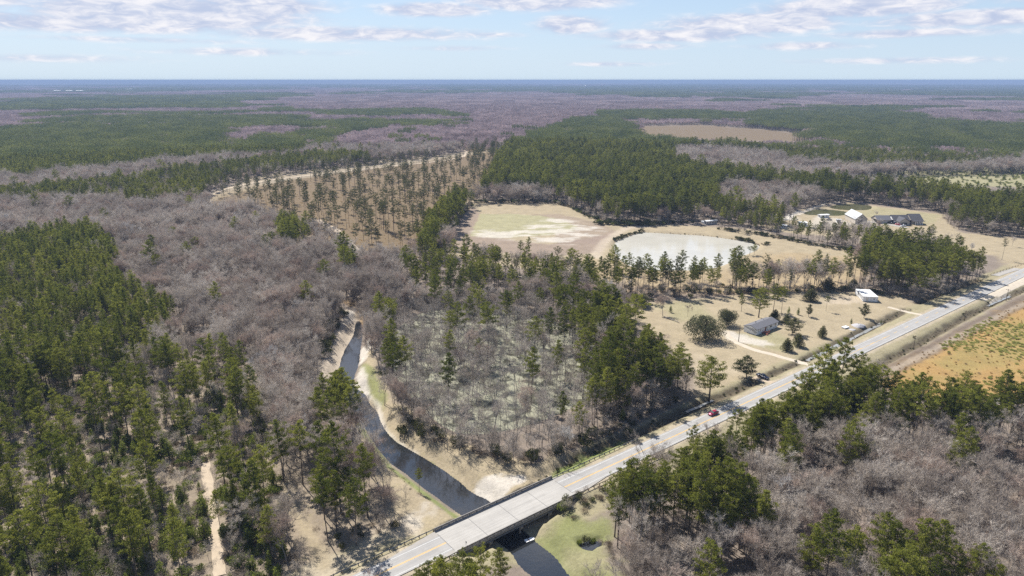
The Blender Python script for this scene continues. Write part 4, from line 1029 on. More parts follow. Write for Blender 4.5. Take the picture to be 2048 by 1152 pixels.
MAN = [
    ('W', (1418.5, 797), 704, 1.35, 'tall lone pine with spreading open crown on the bank of the roadside ditch'),
    ('Y', (1493, 756), 712, 1.35, 'short broad dark pine right beside the parked dark blue pickup'),
    ('W', (1517, 635), 573, 1.25, 'broad full-crowned pine behind the left end of the grey-roofed house'),
    ('P', (1546, 623), 565, 1.1, 'tall straight pine behind the middle of the grey-roofed house'),
    ('P', (1562, 632), 571, .9, 'tall slim pine just behind the right corner of the grey-roofed house'),
    ('P', (1482.5, 623), 585, .8, 'small thin pine in the grass behind the big evergreen oaks'),
    ('O', (1410, 677), 621, 1.22, 'biggest dark evergreen oak, wide and rounded, left of the grey-roofed house'),
    ('O', (1453.6, 651), 611, .8, 'smaller round evergreen oak between the biggest oak and the grey-roofed house'),
    ('B', (1325.5, 632), 587, 1.1, 'bare tree with forked limbs standing alone in the lawn beside fallen boughs'),
    ('B', (1374.7, 633), 605, .9, 'small bare grey tree in the lawn behind the biggest oak'),
    ('C', (1549, 641), 617, 1.15, 'dark rounded cedar touching the right end wall of the grey-roofed house'),
    ('C', (1573, 647), 627, 1.2, 'dark cedar right of the grey-roofed house, rearmost of the clump'),
    ('Y', (1584, 669), 636, 1.3, 'bronze-green bushy tree, widest of the clump right of the house'),
    ('C', (1595.5, 693), 664, 1.0, 'green cedar in front lawn with a neighbour close on its left'),
    ('C', (1573.6, 702), 674, 1.05, 'bronze conical cedar nearest the sandy driveway'),
    ('C', (1644.4, 675), 649, .9, 'small lone conical cedar in the middle of the right lawn'),
    ('C', (1620.7, 602), 576, 1.35, 'dark round cedar at the back of the lawn under the pine line'),
    ('Y', (1727.6, 636), 606, .9, 'bushy young pine with clear trunk in front of the white shed'),
    ('P', (1651.6, 623), 591, .55, 'very thin airy young pine beside the sandy patch of lawn'),
    ('Y', (1616.7, 634), 608, .75, 'small green ragged tree between the house and the sandy patch'),
    ('A', (1596, 630), 615, 1, 'yellow-green sapling behind the clump right of the house'),
    ('A', (1577, 627), 613, 1, 'thin sapling near the tall pines behind the house'),
    ('A', (1702, 648), 636, 1, 'tiny sapling next to the gravel pile'),
    ('A', (1762.5, 644), 634, 1, 'tiny sapling on the edge of the long roadside ditch'),
    ('A', (1341, 625), 610, 1, 'yellow-green sapling beside the lone bare tree'),
    ('C', (1654.7, 581), 553, 1.5, 'blackish cedar at the foot of the pine line left of the white shed'),
    ('C', (1706, 575), 556, 1.4, 'blackish cedar directly behind the white shed'),
    ('O', (1283.5, 614), 580, .62, 'round evergreen at the left corner of the lawn'),
    ('O', (1262, 604), 578, .5, 'dark evergreen half hidden at the left end of the pine line'),
    ('P', (1629, 568), 497, .8, 'tallest ragged pine in the line before the pond, with tiered crown'),
    ('P', (1649.6, 558), 506, .7, 'tall thin pine just right of the tallest ragged pine'),
    ('W', (1508, 510), 487, .9, 'small pine on the sandy right tip of the pond'),
    ('P', (1499, 511), 492, 1.0, 'smaller companion pine on the sandy right tip of the pond'),
    ('P', (1058, 513), 472, 1.0, 'tall dark pine standing against the plowed field'),
    ('P', (1041, 518), 479, .85, 'slender pine left of the tall dark one against the plowed field'),
    ('S', (790, 1038), 925, .9, 'tall bare tree with black trunk on the left river bank by the bridge'),
    ('S', (812, 1024), 961, .8, 'short bare stem on the sandy left river bank, nearest the water'),
    ('P', (838, 975), 925, .5, 'small leaning pine at the water edge on the left river bank'),
    ('B', (1757.8, 465), 437, .7, 'bare tree in front of the paved yard of the far dark-roofed house'),
    ('P', (1838, 492), 452, 1, 'pine left of the pair in the far pasture'),
    ('P', (1852, 489), 451, 1, 'middle pine of the three in the far pasture'),
    ('P', (1860, 490), 447, 1.1, 'tallest right-hand pine of the three in the far pasture'),
    ('B', (2024, 493), 468, .9, 'lone bare tree in the pasture near the right edge'),
    ('B', (1752, 432), 421, 1.0, 'small pale bare tree on the grass beyond the farmhouse pond'),
    ('W', (1228, 545), 487, .85, 'dense tall pine on the left corner of the pond bank'),
    ('P', (1258, 548), 503, 1.1, 'pine second from the left corner of the pond bank'),
    ('P', (1290, 552), 505, 1.0, 'round-headed pine over the lower left of the pond'),
    ('P', (1327, 556), 501, 1.1, 'full green pine over the lower middle of the pond'),
    ('P', (1360, 560), 498, 1.0, 'pine with grey bare neighbour over the middle of the pond'),
    ('P', (1385, 562), 509, .9, 'slender pine right of the middle of the pond'),
    ('P', (1404, 566), 513, .9, 'thin-crowned pine before the lower right of the pond'),
    ('P', (1432, 566), 504, 1.1, 'umbrella-shaped pine before the right half of the pond'),
    ('W', (1472, 572), 490, .9, 'tall leaning pine in front of the right end of the pond'),
    ('P', (1492, 574), 515, .9, 'pine just right of the tall leaning one by the pond'),
    ('P', (1535, 570), 532, 1.0, 'pine in the line right of the pond, before the meadow'),
    ('P', (1553, 568), 517, .8, 'slim taller pine in the line before the meadow'),
    ('W', (1700, 960), 865, .9, 'full light-green pine rising alone from the bare woods at lower right'),
    ('P', (1735, 955), 880, 1.3, 'lower companion of the lone pine in the bare woods at lower right'),
    ('W', (1570, 985), 868, .85, 'tall open-crowned pine between the roadside stand and the bare woods'),
    ('P', (1385, 930), 848, .9, 'pine at the road verge below and left of the red car'),
    ('P', (1467, 900), 815, 1.0, 'round-headed pine rising in front of the road beyond the red car'),
    ('P', (1235, 1095), 958, 1.05, 'tall slim pine right of the bridge on the grassy corner'),
    ('P', (1280, 1085), 930, 1.0, 'tall pine second from the grassy corner right of the bridge'),
    ('P', (1305, 1070), 935, .9, 'tall pine third from the grassy corner right of the bridge'),
    ('P', (858, 1240), 1120, .9, 'pine crown poking up at the bottom edge, left one under the bridge end'),
    ('P', (888, 1225), 1105, 1.0, 'pine crown at the bottom edge, second from the left under the bridge end'),
    ('P', (925, 1225), 1098, 1.05, 'pine crown at the bottom edge, middle one under the bridge'),
    ('P', (962, 1215), 1094, 1.0, 'pine crown at the bottom edge, fourth under the bridge'),
    ('P', (1003, 1190), 1092, 1.05, 'rightmost pine crown at the bottom edge, beside the river'),
    ('P', (845, 1250), 1138, .9, 'lowest pine crown at the bottom edge beside the road'),
    ('P', (1778, 1190), 1045, 1.3, 'bright pine crown in the bottom right woods, above the dark hollow'),
    ('O', (460, 1080), 1040, .35, 'dark evergreen bush right beside the sandy forest track'),
]
vi_ = 0
for K, b, tv, wf, lab in MAN:
    g, h = tree_h(b, tv); h = min(max(h, 2.5), 30); Hs = KIND[K][3]; vi_ += 1; k = vi_ % len(Hs); s_ = h / Hs[k]
    base = {'O': 10 / 8.5, 'C': 1, 'W': 1, 'Y': 1}.get(K, 1)
    px_ = wf
    if K == 'P' and s_ < .8: px_ = wf * (1 / s_) * .75
    if K == 'O': # width factor is given against an 8.5 m crown
        t = place_tree(K, k, g[0], g[1], H1(*g) - .1, s_, 1.3 * vi_, lab); t.scale = (wf, wf, s_)
    else:
        if K == 'C': px_ *= 1.45
        if K == 'Y': px_ *= 1.2
        place_tree(K, k, g[0], g[1], H1(*g) - .1, s_, 1.3 * vi_, lab, wx=px_)

# ---- woodland trees: the nearest 300 pines and 300 bare trees stand as things, the rest as woods
def zone_name(tr):
    x_, y_, z_, K, vi, s_, yw, ci, u_, v_ = tr
    pine = K in 'PLT'
    if ci == FGP:
        side = 'far left of track' if u_ < 160 else ('just left of track' if u_ < 420 else ('just right of track' if u_ < 500 else 'towards the river'))
        dep = 'bottom rows' if v_ > 1010 else ('lower rows' if v_ > 910 else ('middle rows' if v_ > 800 else 'back rows'))
        return '%s of left plantation, %s' % (dep, side), 'trees of the left pine plantation'
    if ci == SWP: return ('duckweed swamp, %s %s' % ('front' if v_ > 720 else 'back', 'left' if u_ < 900 else ('middle' if u_ < 1050 else 'right'))), 'trees of the swamp'
    if u_ > 1150 and v_ > 740:
        if u_ < 1560 and (pine or ci in (PNE, PNX)): return 'roadside stand at lower right, ' + ('front' if v_ > 960 else ('middle' if v_ > 880 else 'rear by the road')), 'trees of the lower right roadside stand'
        dep = 'bottom edge' if v_ > 1060 else ('front' if v_ > 1000 else ('middle' if v_ > 940 else ('behind' if v_ > 870 else 'rear')))
        cl = 'by the roadside stand' if u_ < 1620 else ('below lone bright pine' if u_ < 1760 else ('right of lone bright pine' if u_ < 1900 else 'at the right edge'))
        return 'lower right woods, %s, %s' % (dep, cl), 'trees of the lower right woods'
    if u_ > 1080 and v_ > 560: return 'wood between swamp and lawn, ' + ('road side' if v_ > 720 else ('middle' if v_ > 650 else 'pond side')), 'trees between swamp and lawn'
    if u_ > 800: return 'belt between swamp and fields' + (', left half' if u_ < 1150 else ', right half'), 'trees of the belt before the fields'
    if u_ > 560 and v_ > 740: return ('left river bank by the bridge' if v_ > 900 else 'left river bank above the bend') + (', at the water' if u_ > 680 else ', inland'), 'trees on the left river bank'
    if u_ > 720: return 'right river bank beside the swamp' + (', upstream' if v_ < 720 else ', downstream'), 'trees on the right river bank'
    return 'hardwood bottom left of river, ' + ('near the river' if u_ > 560 else ('midway' if u_ > 430 else 'near plantation')) + (', front' if v_ > 760 else (', middle' if v_ > 660 else ', back')), 'trees of the hardwood bottom'
fr = []
for i, tr in enumerate(TREES):
    u_, v_ = tr[8], tr[9]
    if -25 < u_ < 2073 and v_ < 1190: fr.append((math.hypot(tr[0], tr[1]), i))
fr.sort(); sel = set(); cnt = {'p': 0, 'b': 0}
for d_, i in fr:
    k = 'p' if TREES[i][3] in 'PLT' else 'b'
    if cnt[k] < (225 if k == 'p' else 285): cnt[k] += 1; sel.add(i)
LOOK = {'P': ('tall broad-crowned pine', 'broad-crowned pine', 'small bushy pine'), 'L': ('tall narrow pine', 'narrow-crowned pine', 'short narrow pine'), 'T': ('thin-crowned pine',) * 3,
        'B': ('tall bare tree', 'round-crowned bare tree', 'low bare tree'), 'S': ('tall bare slim tree', 'slim bare tree', 'short slim bare tree')}
LAB = {}
for i in sel:
    tr = TREES[i]; zn, gr = zone_name(tr); s_ = tr[5]; lk = LOOK[tr[3]][0 if s_ > 1.06 else (1 if s_ > .92 else 2)]
    LAB.setdefault((lk, zn, gr), []).append(i)
NUM = ['leftmost', 'second', 'third', 'fourth', 'fifth', 'sixth', 'seventh', 'eighth', 'ninth', 'tenth', 'eleventh', 'twelfth', 'thirteenth', 'fourteenth', 'fifteenth', 'sixteenth']
OWN = {}
for (lk, zn, gr), ids in LAB.items():
    ids.sort(key=lambda q: TREES[q][8]); n_ = len(ids)
    for j, q in enumerate(ids):
        if n_ == 1: pre = ''
        elif j < (n_ + 1) // 2: pre = (NUM[j] if j == 0 else NUM[j] + ' from left') if j < len(NUM) else ''
        else: k_ = n_ - 1 - j; pre = ('rightmost' if k_ == 0 else NUM[k_] + ' from right') if k_ < len(NUM) else ''
        OWN[q] = (lk + ', ' + zn + (', ' + pre if pre else ''), gr)
pp_, pi_, pr_, ps_ = [], [], [], []; bp_, bi_, br_, bs_ = [], [], [], []
OFFP = {'P': 0, 'L': 7, 'T': 11}; OFFB = {'B': 0, 'S': 6}
for i, tr in enumerate(TREES):
    x_, y_, z_, K, vi, s_, yw, ci, u_, v_ = tr
    if i in sel:
        lb_, gr = OWN[i]
        place_tree(K, vi, x_, y_, z_, s_, yw, lb_, ('pines: ' if K in 'PLT' else 'bare trees: ') + gr)
    elif K in 'PLT':
        pp_.append((x_, y_, z_)); pi_.append(OFFP[K] + vi); pr_.append(yw); ps_.append((s_, s_, s_))
    else:
        bp_.append((x_, y_, z_)); bi_.append(OFFB[K] + vi); br_.append(yw); bs_.append((s_, s_, s_))

# groves from 1.25 km outward
GP_M = [grove(200 + i, 'pine', 30, 5.0, 19, 46, 1.25, True) for i in range(3)]; GB_M = [grove(210 + i, 'bare', 30, 6.4, 14.5, 150, 1.5) for i in range(3)]
GP_F = [grove(220 + i, 'pine', 120, 9.0, 19, 20, 3.2) for i in range(3)]; GB_F = [grove(230 + i, 'bare', 120, 10.5, 14.5, 40, 3.0) for i in range(3)]
x, y = region(-2700, 2700, 700, 3300, 28, .0); x += RNG.uniform(-3, 3, len(x)); y += RNG.uniform(-3, 3, len(x))
dd_ = np.hypot(x, y); kk = (np.abs(x) < .80 * y + 60) & (dd_ > RNEAR - 8) & (dd_ < 3300); x, y = x[kk], y[kk]
c, u, v = classify(x, y, 15)
fz = fbm(x, y * .8, 700, 4, 21)
rnd = RNG.random(len(x))
isp = np.where(np.isin(c, [PLN, PNE, PNX, FGP]), rnd < .93, np.where(c == MIX, rnd < .5, np.where((c == HWD) & (v < 235), fz > .12, rnd < .05)))
isp = isp & ~(c == HWX) & ~((c == PLN) & (fbm(x, y, 260, 3, 77) > np.interp(v, [225, 250, 300], [.10, .28, .6])))
ok = ~np.isin(c, [CLR, YNG, OPN]); zz_ = height(x, y)
for i in np.nonzero(ok)[0]:
    a_ = float(RNG.integers(4)) * math.pi / 2; s_ = float(RNG.uniform(.88, 1.1))
    if isp[i]: pp_.append((x[i], y[i], zz_[i])); pi_.append(14 + int(RNG.integers(3))); pr_.append(a_); ps_.append((1, 1, s_))
    else: bp_.append((x[i], y[i], zz_[i])); bi_.append(9 + int(RNG.integers(3))); br_.append(a_); bs_.append((1.04, 1.04, s_))
x, y = region(-15500, 15500, 2300, 20000, 118, .04)
dd_ = np.hypot(x, y); kk = (np.abs(x) < .80 * y + 100) & (dd_ > 3290) & (dd_ < 20000); x, y = x[kk], y[kk]
fz = .75 * fbm(x, y * .55, 1500, 4, 31) + .5 * fbm(x, y, 420, 3, 33); fo = fbm(x, y * .7, 900, 4, 41)
thr = np.interp(np.hypot(x, y), [3300, 5000, 9000, 14000], [.22, .10, .02, -.02]) + .12 * (x / y > .1) * -1
for i in range(len(x)):
    if fo[i] > .42: continue
    a_ = float(RNG.integers(4)) * math.pi / 2; s_ = float(RNG.uniform(.85, 1.15))
    if fz[i] > thr[i]: pp_.append((x[i], y[i], 0)); pi_.append(17 + int(RNG.integers(3))); pr_.append(a_); ps_.append((1, 1, s_))
    else: bp_.append((x[i], y[i], 0)); bi_.append(12 + int(RNG.integers(3))); br_.append(a_); bs_.append((1, 1, s_))
pro = [join_proto('p', m_) for m_ in PINES + PLANTS + THINS] + GP_M + GP_F
scatter('pine_forest', 'dark green pine forest covering the country beyond the nearest trees', 'pine forest', pro, pp_, pi_, pr_, ps_)
pro = [join_proto('b', m_) for m_ in BARES + SLIMS] + GB_M + GB_F
scatter('hardwood_forest', 'mauve-grey leafless hardwood forest spreading to the horizon', 'bare forest', pro, bp_, bi_, br_, bs_)

# ---- undergrowth
UB = [join_proto('u', [t_.mesh('a', M['barkg']) if t_.v else None, c_.mesh('b', M['shrubb'])]) for t_, c_ in
      [bush_mesh(300, 1.8, 1.5, 260, .42, trunk=False, asp=.10), bush_mesh(301, 2.6, 1.3, 300, .55, trunk=False, asp=.07), bush_mesh(302, 1.1, 1.6, 220, .36, trunk=False, asp=.12)]]
UT = [join_proto('u', [t_.mesh('a', M['barkg']), c_.mesh('b', M['twig'])]) for t_, c_ in [bare_mesh(310, 5.5, .5, 420, .06, .25, 5, .8, .018), bare_mesh(311, 4.2, .6, 380, .05, .2, 5, .7, .018), bare_mesh(312, 7.5, .35, 380, .07, .35, 4, .8, .018)]]
UG = [join_proto('u', [t_.mesh('a', M['bark']) if t_.v else None, c_.mesh('b', M['shrubg'])]) for t_, c_ in
      [bush_mesh(320, 2.4, 1.6, 380, .36, trunk=False), bush_mesh(321, 4.5, 1.3, 420, .34, shape='cone'), bush_mesh(322, 1.3, 1.2, 220, .30, trunk=False)]]
UD = [join_proto('u', [c_.mesh('b', M['cedar'])]) for t_, c_ in [bush_mesh(330, 3.0, 2.0, 420, .40, trunk=False), bush_mesh(331, 2.0, 1.6, 320, .36, trunk=False)]]
UO = [join_proto('u', [c_.mesh('b', M['orange'])]) for t_, c_ in [bush_mesh(340, .9, .9, 160, .50, trunk=False, asp=.08), bush_mesh(341, 1.2, .7, 150, .6, trunk=False, asp=.06)]]
UL = [join_proto('u', [c_.mesh('b', M['lime'])]) for t_, c_ in [bush_mesh(350, .9, 1.3, 260, .34, trunk=False, asp=.2), bush_mesh(351, 1.7, 1.0, 280, .36, trunk=False, asp=.2)]]
UNDER = UB + UT + UG + UD + UO + UL      # 0-2 brown, 3-5 twiggy, 6-8 green, 9-10 dark, 11-12 orange
up_, ui_, ur_, us_ = [], [], [], []
x, y = region(-560, 700, 70, 760, 2.9)
kk = (np.abs(x) < .80 * y + 40); x, y = x[kk], y[kk]
c, u, v = classify(x, y, 1.5); c2, u2, v2 = classify(x, y, 13.0); c = np.where(c == CLR, CLR, c2)
dn = fbm(x, y, 18, 3, 51); rv = RNG.random(len(x)); zz_ = height(x, y); gg = RNG.random(len(x)); ri = RNG.integers(0, 3, len(x)); rs = RNG.uniform(.6, 1.25, len(x)); ra = RNG.uniform(0, 6.28, len(x))
dens = {HWD: .34, HWX: .34, PLN: .10, PNE: .34, PNX: .30, MIX: .40, SWP: .10, LIN: .55, OPN: .05, YNG: .6, FGP: .80, CLR: 0}
dd_ = np.array([dens[i] for i in range(12)])[c] * (1 + 1.0 * dn)
scr = inside(x, y, PA(SCRUB)); yard = inside(x, y, PA(YARD)); opn = inside(x, y, PA(OPEN))
lime = fbm(x, y, 28, 4, 61)
for i in range(len(x)):
    if scr[i]:
        if rv[i] < .45:
            if gg[i] < .04: k = 13 + ri[i] % 2; s_ = rs[i] * .8
            elif gg[i] > .9: k = ri[i]; s_ = rs[i] * .45
            else: k = 11 + ri[i] % 2; s_ = rs[i] * .6
            up_.append((x[i], y[i], zz_[i])); ui_.append(k); ur_.append(ra[i]); us_.append((s_, s_, s_))
        continue
    if c[i] == OPN and y[i] < 760 and rv[i] < .10: 
        up_.append((x[i], y[i], zz_[i])); ui_.append(11 + ri[i] % 2); ur_.append(ra[i]); us_.append((.8, .8, .6)); continue
    if rv[i] > dd_[i]: continue
    q = c[i]; s_ = rs[i]
    if q == FGP:
        gf = np.interp(y[i], [130, 200, 320], [.62, .45, .25]) + .6 * dn[i]
        k = 6 + ri[i] if gg[i] < gf else (3 + ri[i] if gg[i] < .75 else ri[i])
        if k >= 6: s_ *= 1.35
        else: s_ *= 1.15
    elif q in (HWD, HWX): k = (3 + ri[i]) if gg[i] < .62 else ri[i]
    elif q == LIN: k = (3 + ri[i]) if gg[i] < .45 else (ri[i] if gg[i] < .8 else 9 + ri[i] % 2); s_ *= 1.0
    elif q in (PNE, PNX, MIX): k = (3 + ri[i]) if gg[i] < .5 else (ri[i] if gg[i] < .86 else (9 + ri[i] % 2 if gg[i] < .94 else 6 + ri[i]))
    elif q == SWP: k = (3 + ri[i]); s_ *= .8
    else: k = 6 + ri[i]; s_ *= .8
    up_.append((x[i], y[i], zz_[i])); ui_.append(k); ur_.append(ra[i]); us_.append((s_, s_, s_))
x, y = region(120, 420, 180, 420, 1.6); m_ = inside(x, y, PA(SCRUB)); x, y = x[m_], y[m_]
lm = fbm(x, y, 34, 4, 61) + .10; zz_ = height(x, y); q_ = RNG.random(len(x))
for i in range(len(x)):
    if q_[i] < np.clip(lm[i] * 2.2, 0, .55): s_ = float(RNG.uniform(.45, 1.0)); up_.append((x[i], y[i], zz_[i])); ui_.append(13 + int(RNG.integers(2))); ur_.append(float(RNG.uniform(0, 6))); us_.append((s_ * 1.25, s_ * 1.25, s_ * .55))
x, y = region(-330, 10, 95, 340, 2.0); c, u, v = classify(x, y, 1.5); c2, _, _ = classify(x, y, 13.0); zz_ = height(x, y); dn = fbm(x, y, 14, 3, 71)
for i in np.nonzero((c2 == FGP) & (c != CLR))[0]:
    if RNG.random() < .34 + .9 * dn[i]:
        g_ = RNG.random(); k = (6 + int(RNG.integers(3))) if g_ < np.interp(y[i], [120, 210, 320], [.8, .5, .3]) else (int(RNG.integers(3)) if g_ < .85 else 3 + int(RNG.integers(3)))
        s_ = float(RNG.uniform(.6, 1.3)); up_.append((x[i], y[i], zz_[i])); ui_.append(k); ur_.append(float(RNG.uniform(0, 6))); us_.append((s_, s_, s_))
# young trees of the far replanted ground
x, y = region(200, 1100, 700, 1300, 7.5); c, u, v = classify(x, y, 2)
for i in np.nonzero(c == YNG)[0]:
    if RNG.random() < .5: s_ = float(RNG.uniform(.9, 1.5)); up_.append((x[i], y[i], 0)); ui_.append(6 + int(RNG.integers(3))); ur_.append(0); us_.append((s_ * 1.3, s_ * 1.3, s_ * .8))
# brush along ditches, pond rim and wood edges
def hedge(pts, step, ks_, smin, smax, wob=1.0, z=0.0):
    pl = pts if isinstance(pts, np.ndarray) else PA(pts); seg = np.linalg.norm(np.diff(pl, axis=0), axis=1); L = np.concatenate([[0], np.cumsum(seg)])
    for s_ in np.arange(0, L[-1], step):
        xx = np.interp(s_, L, pl[:, 0]) + RNG.normal() * wob; yy = np.interp(s_, L, pl[:, 1]) + RNG.normal() * wob; q = float(RNG.uniform(smin, smax))
        up_.append((xx, yy, H1(xx, yy))); ui_.append(int(RNG.choice(ks_))); ur_.append(float(RNG.uniform(0, 6))); us_.append((q, q, q))
hedge([(1229, 480), (1249, 472), (1278, 463), (1290, 461)], 1.6, [9, 10, 9, 0], .6, 1.1, .9)
hedge([(1290, 462), (1337, 465), (1395, 468), (1434, 472), (1475, 478)], 3.0, [0, 2, 9, 2], .25, .6, .6)
hedge([(1475, 478), (1505, 483)], 1.2, [9, 10], .8, 1.4, .9)
hedge([(1505, 484), (1530, 491), (1538, 488)], 1.6, [0, 9], .5, 1.1, .9)
for dl in (DITCH1, DITCH2, DITCH3, DITCH4, DITCH1B): hedge(dl, 1.5, [0, 2, 2, 10], .25, .6, 1.3)
hedge([(1270, 580), (1400, 584), (1500, 588), (1600, 584), (1700, 581), (1790, 590)], 1.5, [9, 0, 1, 3, 10], .8, 1.5, 2.0)
hedge([(1440, 458), (1520, 470), (1600, 485), (1700, 503), (1740, 510)], 1.6, [9, 10, 0, 3], .9, 1.5, 1.6)
hedge([(868, 500), (898, 466), (925, 430), (942, 406)], 2.0, [9, 0, 3, 6], .8, 1.5, 1.5)
hedge([(950, 404), (1110, 405), (1150, 420), (1200, 442), (1300, 450), (1390, 445)], 2.0, [9, 10, 3, 0, 6], 1.0, 1.9, 2.0)
hedge([(1190, 448), (1300, 452)], 1.4, [6, 9], 1.2, 1.9, 2.2)
hedge([(620, 745), (650, 700), (668, 655), (680, 622)], 1.2, [3, 4, 9, 0], 1.0, 1.8, 1.5)
hedge([(800, 830), (850, 868), (900, 888), (960, 905), (1050, 920), (1150, 890), (1250, 850), (1350, 800)], 1.1, [3, 4, 0, 9, 1], .7, 1.5, 2.0)
hedge([(1135, 1030), (1160, 1010), (1190, 1000), (1220, 985)], .8, [9, 0, 3, 6, 0], .6, 1.2, 1.8)
hedge([(1158, 1080), (1175, 1075), (1190, 1079)], 1.2, [9, 0, 6], .4, .8, .6)
hedge([(1205, 1075), (1215, 1095), (1225, 1120)], .9, [0, 3, 4, 2], .4, .9, 1.6)
hedge([(1075, 1092), (1100, 1112), (1122, 1135)], 1.2, [6, 8, 2], .3, .6, .7)
hedge([(700, 1080), (760, 1055), (800, 1062)], 1.4, [0, 9, 3], .5, 1.0, 2.0)
hedge([(720, 840), (740, 880), (780, 930), (850, 990)], 2.2, [0, 2, 3], .25, .6, 1.0)
scatter('undergrowth', 'mixed brown, green and orange brush and young growth covering the ground', 'undergrowth', UNDER, up_, ui_, ur_, us_)
print('TREES', len(TREES), 'sel', cnt, 'pine stuff', len(pp_), 'bare stuff', len(bp_), 'under', len(up_))

# ------------------------------------------------------------------ the bridge
def local_thing(name, label, cat, s, t, z=None, group=None, rz=ROAD_A):
    x_, y_ = ST(s, t); return thing(name, label, cat, (x_, y_, road_z(s) if z is None else z), rz, group)
br = local_thing('bridge', 'flat concrete road bridge crossing the dark river, with pale worn deck', 'bridge', 0, 0, 0)
zt = lambda s: float(road_z(s))
stn = np.linspace(0, BL, 9)
def bprism(nm, prof, mat, s0=0.0, s1=BL, n=9, dz=0.0):
    mb = MB(); ss = np.linspace(s0, s1, n)
    mb.prism(prof, [((s_, 0, zt(s_) + dz), (0, 1, 0)) for s_ in ss]); return mb
DW0, DW1 = -5.9, 6.3
slab = bprism('deck', [(DW0, 0), (DW1, 0), (DW1, -.45), (DW0, -.45)], None)
me = slab.mesh('deck', M['deck']); uv = me.uv_layers.new(name='UVMap'); L = np.zeros(len(me.loops), np.int32); me.loops.foreach_get('vertex_index', L)
co = np.zeros(len(me.vertices) * 3); me.vertices.foreach_get('co', co); co = co.reshape(-1, 3); uv.data.foreach_set('uv', co[L][:, :2].astype(np.float32).ravel())
deck = obj('deck', me, None, br)
mb = MB()
for k in range(1, 4):
    s_ = BL * k / 4; mb.box((s_, (DW0 + DW1) / 2, zt(s_) + .006), (.16, DW1 - DW0 - 1.3, .012))
mb.box((.1, .2, zt(0) + .006), (.2, 8.5, .012)); mb.box((BL - .1, .2, zt(BL) + .006), (.2, 8.5, .012))
obj('expansion_joint', mb, M['concd'], deck)
for t_, w_ in ((DW1 - .62, .28), (DW0 + .62, .28)):      # worn gutter stripes
    pass
for sgn, t0 in ((1, DW1), (-1, DW0)):
    a = t0 - sgn * .95; mb = bprism('c', sorted([(a, .0), (t0 - sgn * .0, .0)]) and [(min(a, t0), .004), (max(a, t0), .004), (max(a, t0), .16), (min(a, t0), .16)], None)
    obj('kerb', mb, M['conc'], br)
    rail = MB()
    n = 18; sp_ = BL / n
    for k in range(n + 1):
        s_ = k * sp_; rail.box((min(max(s_, .2), BL - .2), t0 - sgn * .18, zt(s_) + .16 + .33), (.3, .24, .66))
    for z0, hh in ((.28, .16), (.56, .16), (.82, .22)):
        ss = np.linspace(0, BL, 9); rail.prism([(t0 - sgn * .18 - .1, z0), (t0 - sgn * .18 + .1, z0), (t0 - sgn * .18 + .1, z0 + hh), (t0 - sgn * .18 - .1, z0 + hh)], [((s_, 0, zt(s_)), (0, 1, 0)) for s_ in ss])
    obj('railing', rail, M['rail'], br)
for t_ in (-5.2, -3.0, -.9, 1.3, 3.4, 5.6):
    mb = bprism('g', [(t_ - .22, -.45), (t_ + .22, -.45), (t_ + .22, -1.25), (t_ - .22, -1.25)], None); obj('girder', mb, M['concd'], br)
for k in range(1, 4):
    s_ = BL * k / 4; z0 = zt(s_) - 1.26; mb = MB(); mb.box((s_, .2, z0 - .35), (.8, 12.6, .7))
    cap_ = obj('pier_cap', mb, M['conc'], br)
    for t_ in (-5.2, -2.5, .2, 2.9, 5.6):
        mb = MB(); mb.tube([(s_, t_, z0 - .7), (s_, t_, -7.5)], [.26, .26], 8); obj('pile', mb, M['conc'], br)
for s_ in (.5, BL - .5):
    mb = MB(); mb.box((s_, .2, -1.1), (1.0, 12.0, 3.0)); obj('abutment', mb, M['conc'], br)
mb = MB()
for z0, t_ in ((-.75, DW0 - .12), (-1.0, DW0 - .12)): mb.tube([(-2, t_, zt(0) + z0), (BL + 2, t_, zt(BL) + z0)], [.06, .06], 6)
obj('pipe', mb, M['steel'], br)

# ------------------------------------------------------------------ guardrails
def guardrail(s0, s1, ta, tb, label, flare=0.0):
    n = int(abs(s1 - s0) / 2.2); ss = np.linspace(s0, s1, n); tt = np.interp(ss, [s0, s1], [ta, tb])
    g = thing('guardrail', label, 'guardrail', (*ST(s0, ta), 0), 0, 'guardrails at the bridge'); o0 = np.array(ST(s0, ta))
    mb = MB(); rl = MB(); st = []
    for s_, t_ in zip(ss, tt):
        p = np.array(ST(s_, t_)) - o0; z = road_z(s_) - .15; st.append(((p[0], p[1], z), tuple(RN) + (0,)))
        q = MB(); q.box((p[0], p[1], z + .25), (.2, .2, 1.1), ROAD_A); obj('post', q, M['wood'], g)
    sg = 1 if ta < 0 else -1
    rl.prism([(sg * .12, .45), (sg * .2, .52), (sg * .12, .6), (sg * .2, .68), (sg * .12, .78), (sg * .1, .6)], st)
    obj('rail', rl, M['steel'], g); return g
guardrail(0, -64, 6.0, 6.6, 'timber-posted guardrail on the left verge before the bridge, nearest the bottom edge')
guardrail(BL, 84, 6.0, 6.5, 'long guardrail beyond the bridge on the swamp side of the road')
guardrail(-26, 0, -6.6, -5.7, 'short guardrail leading onto the near right corner of the bridge')
guardrail(BL, 86, -5.7, -6.4, 'guardrail beyond the bridge on the wooded right side of the road')

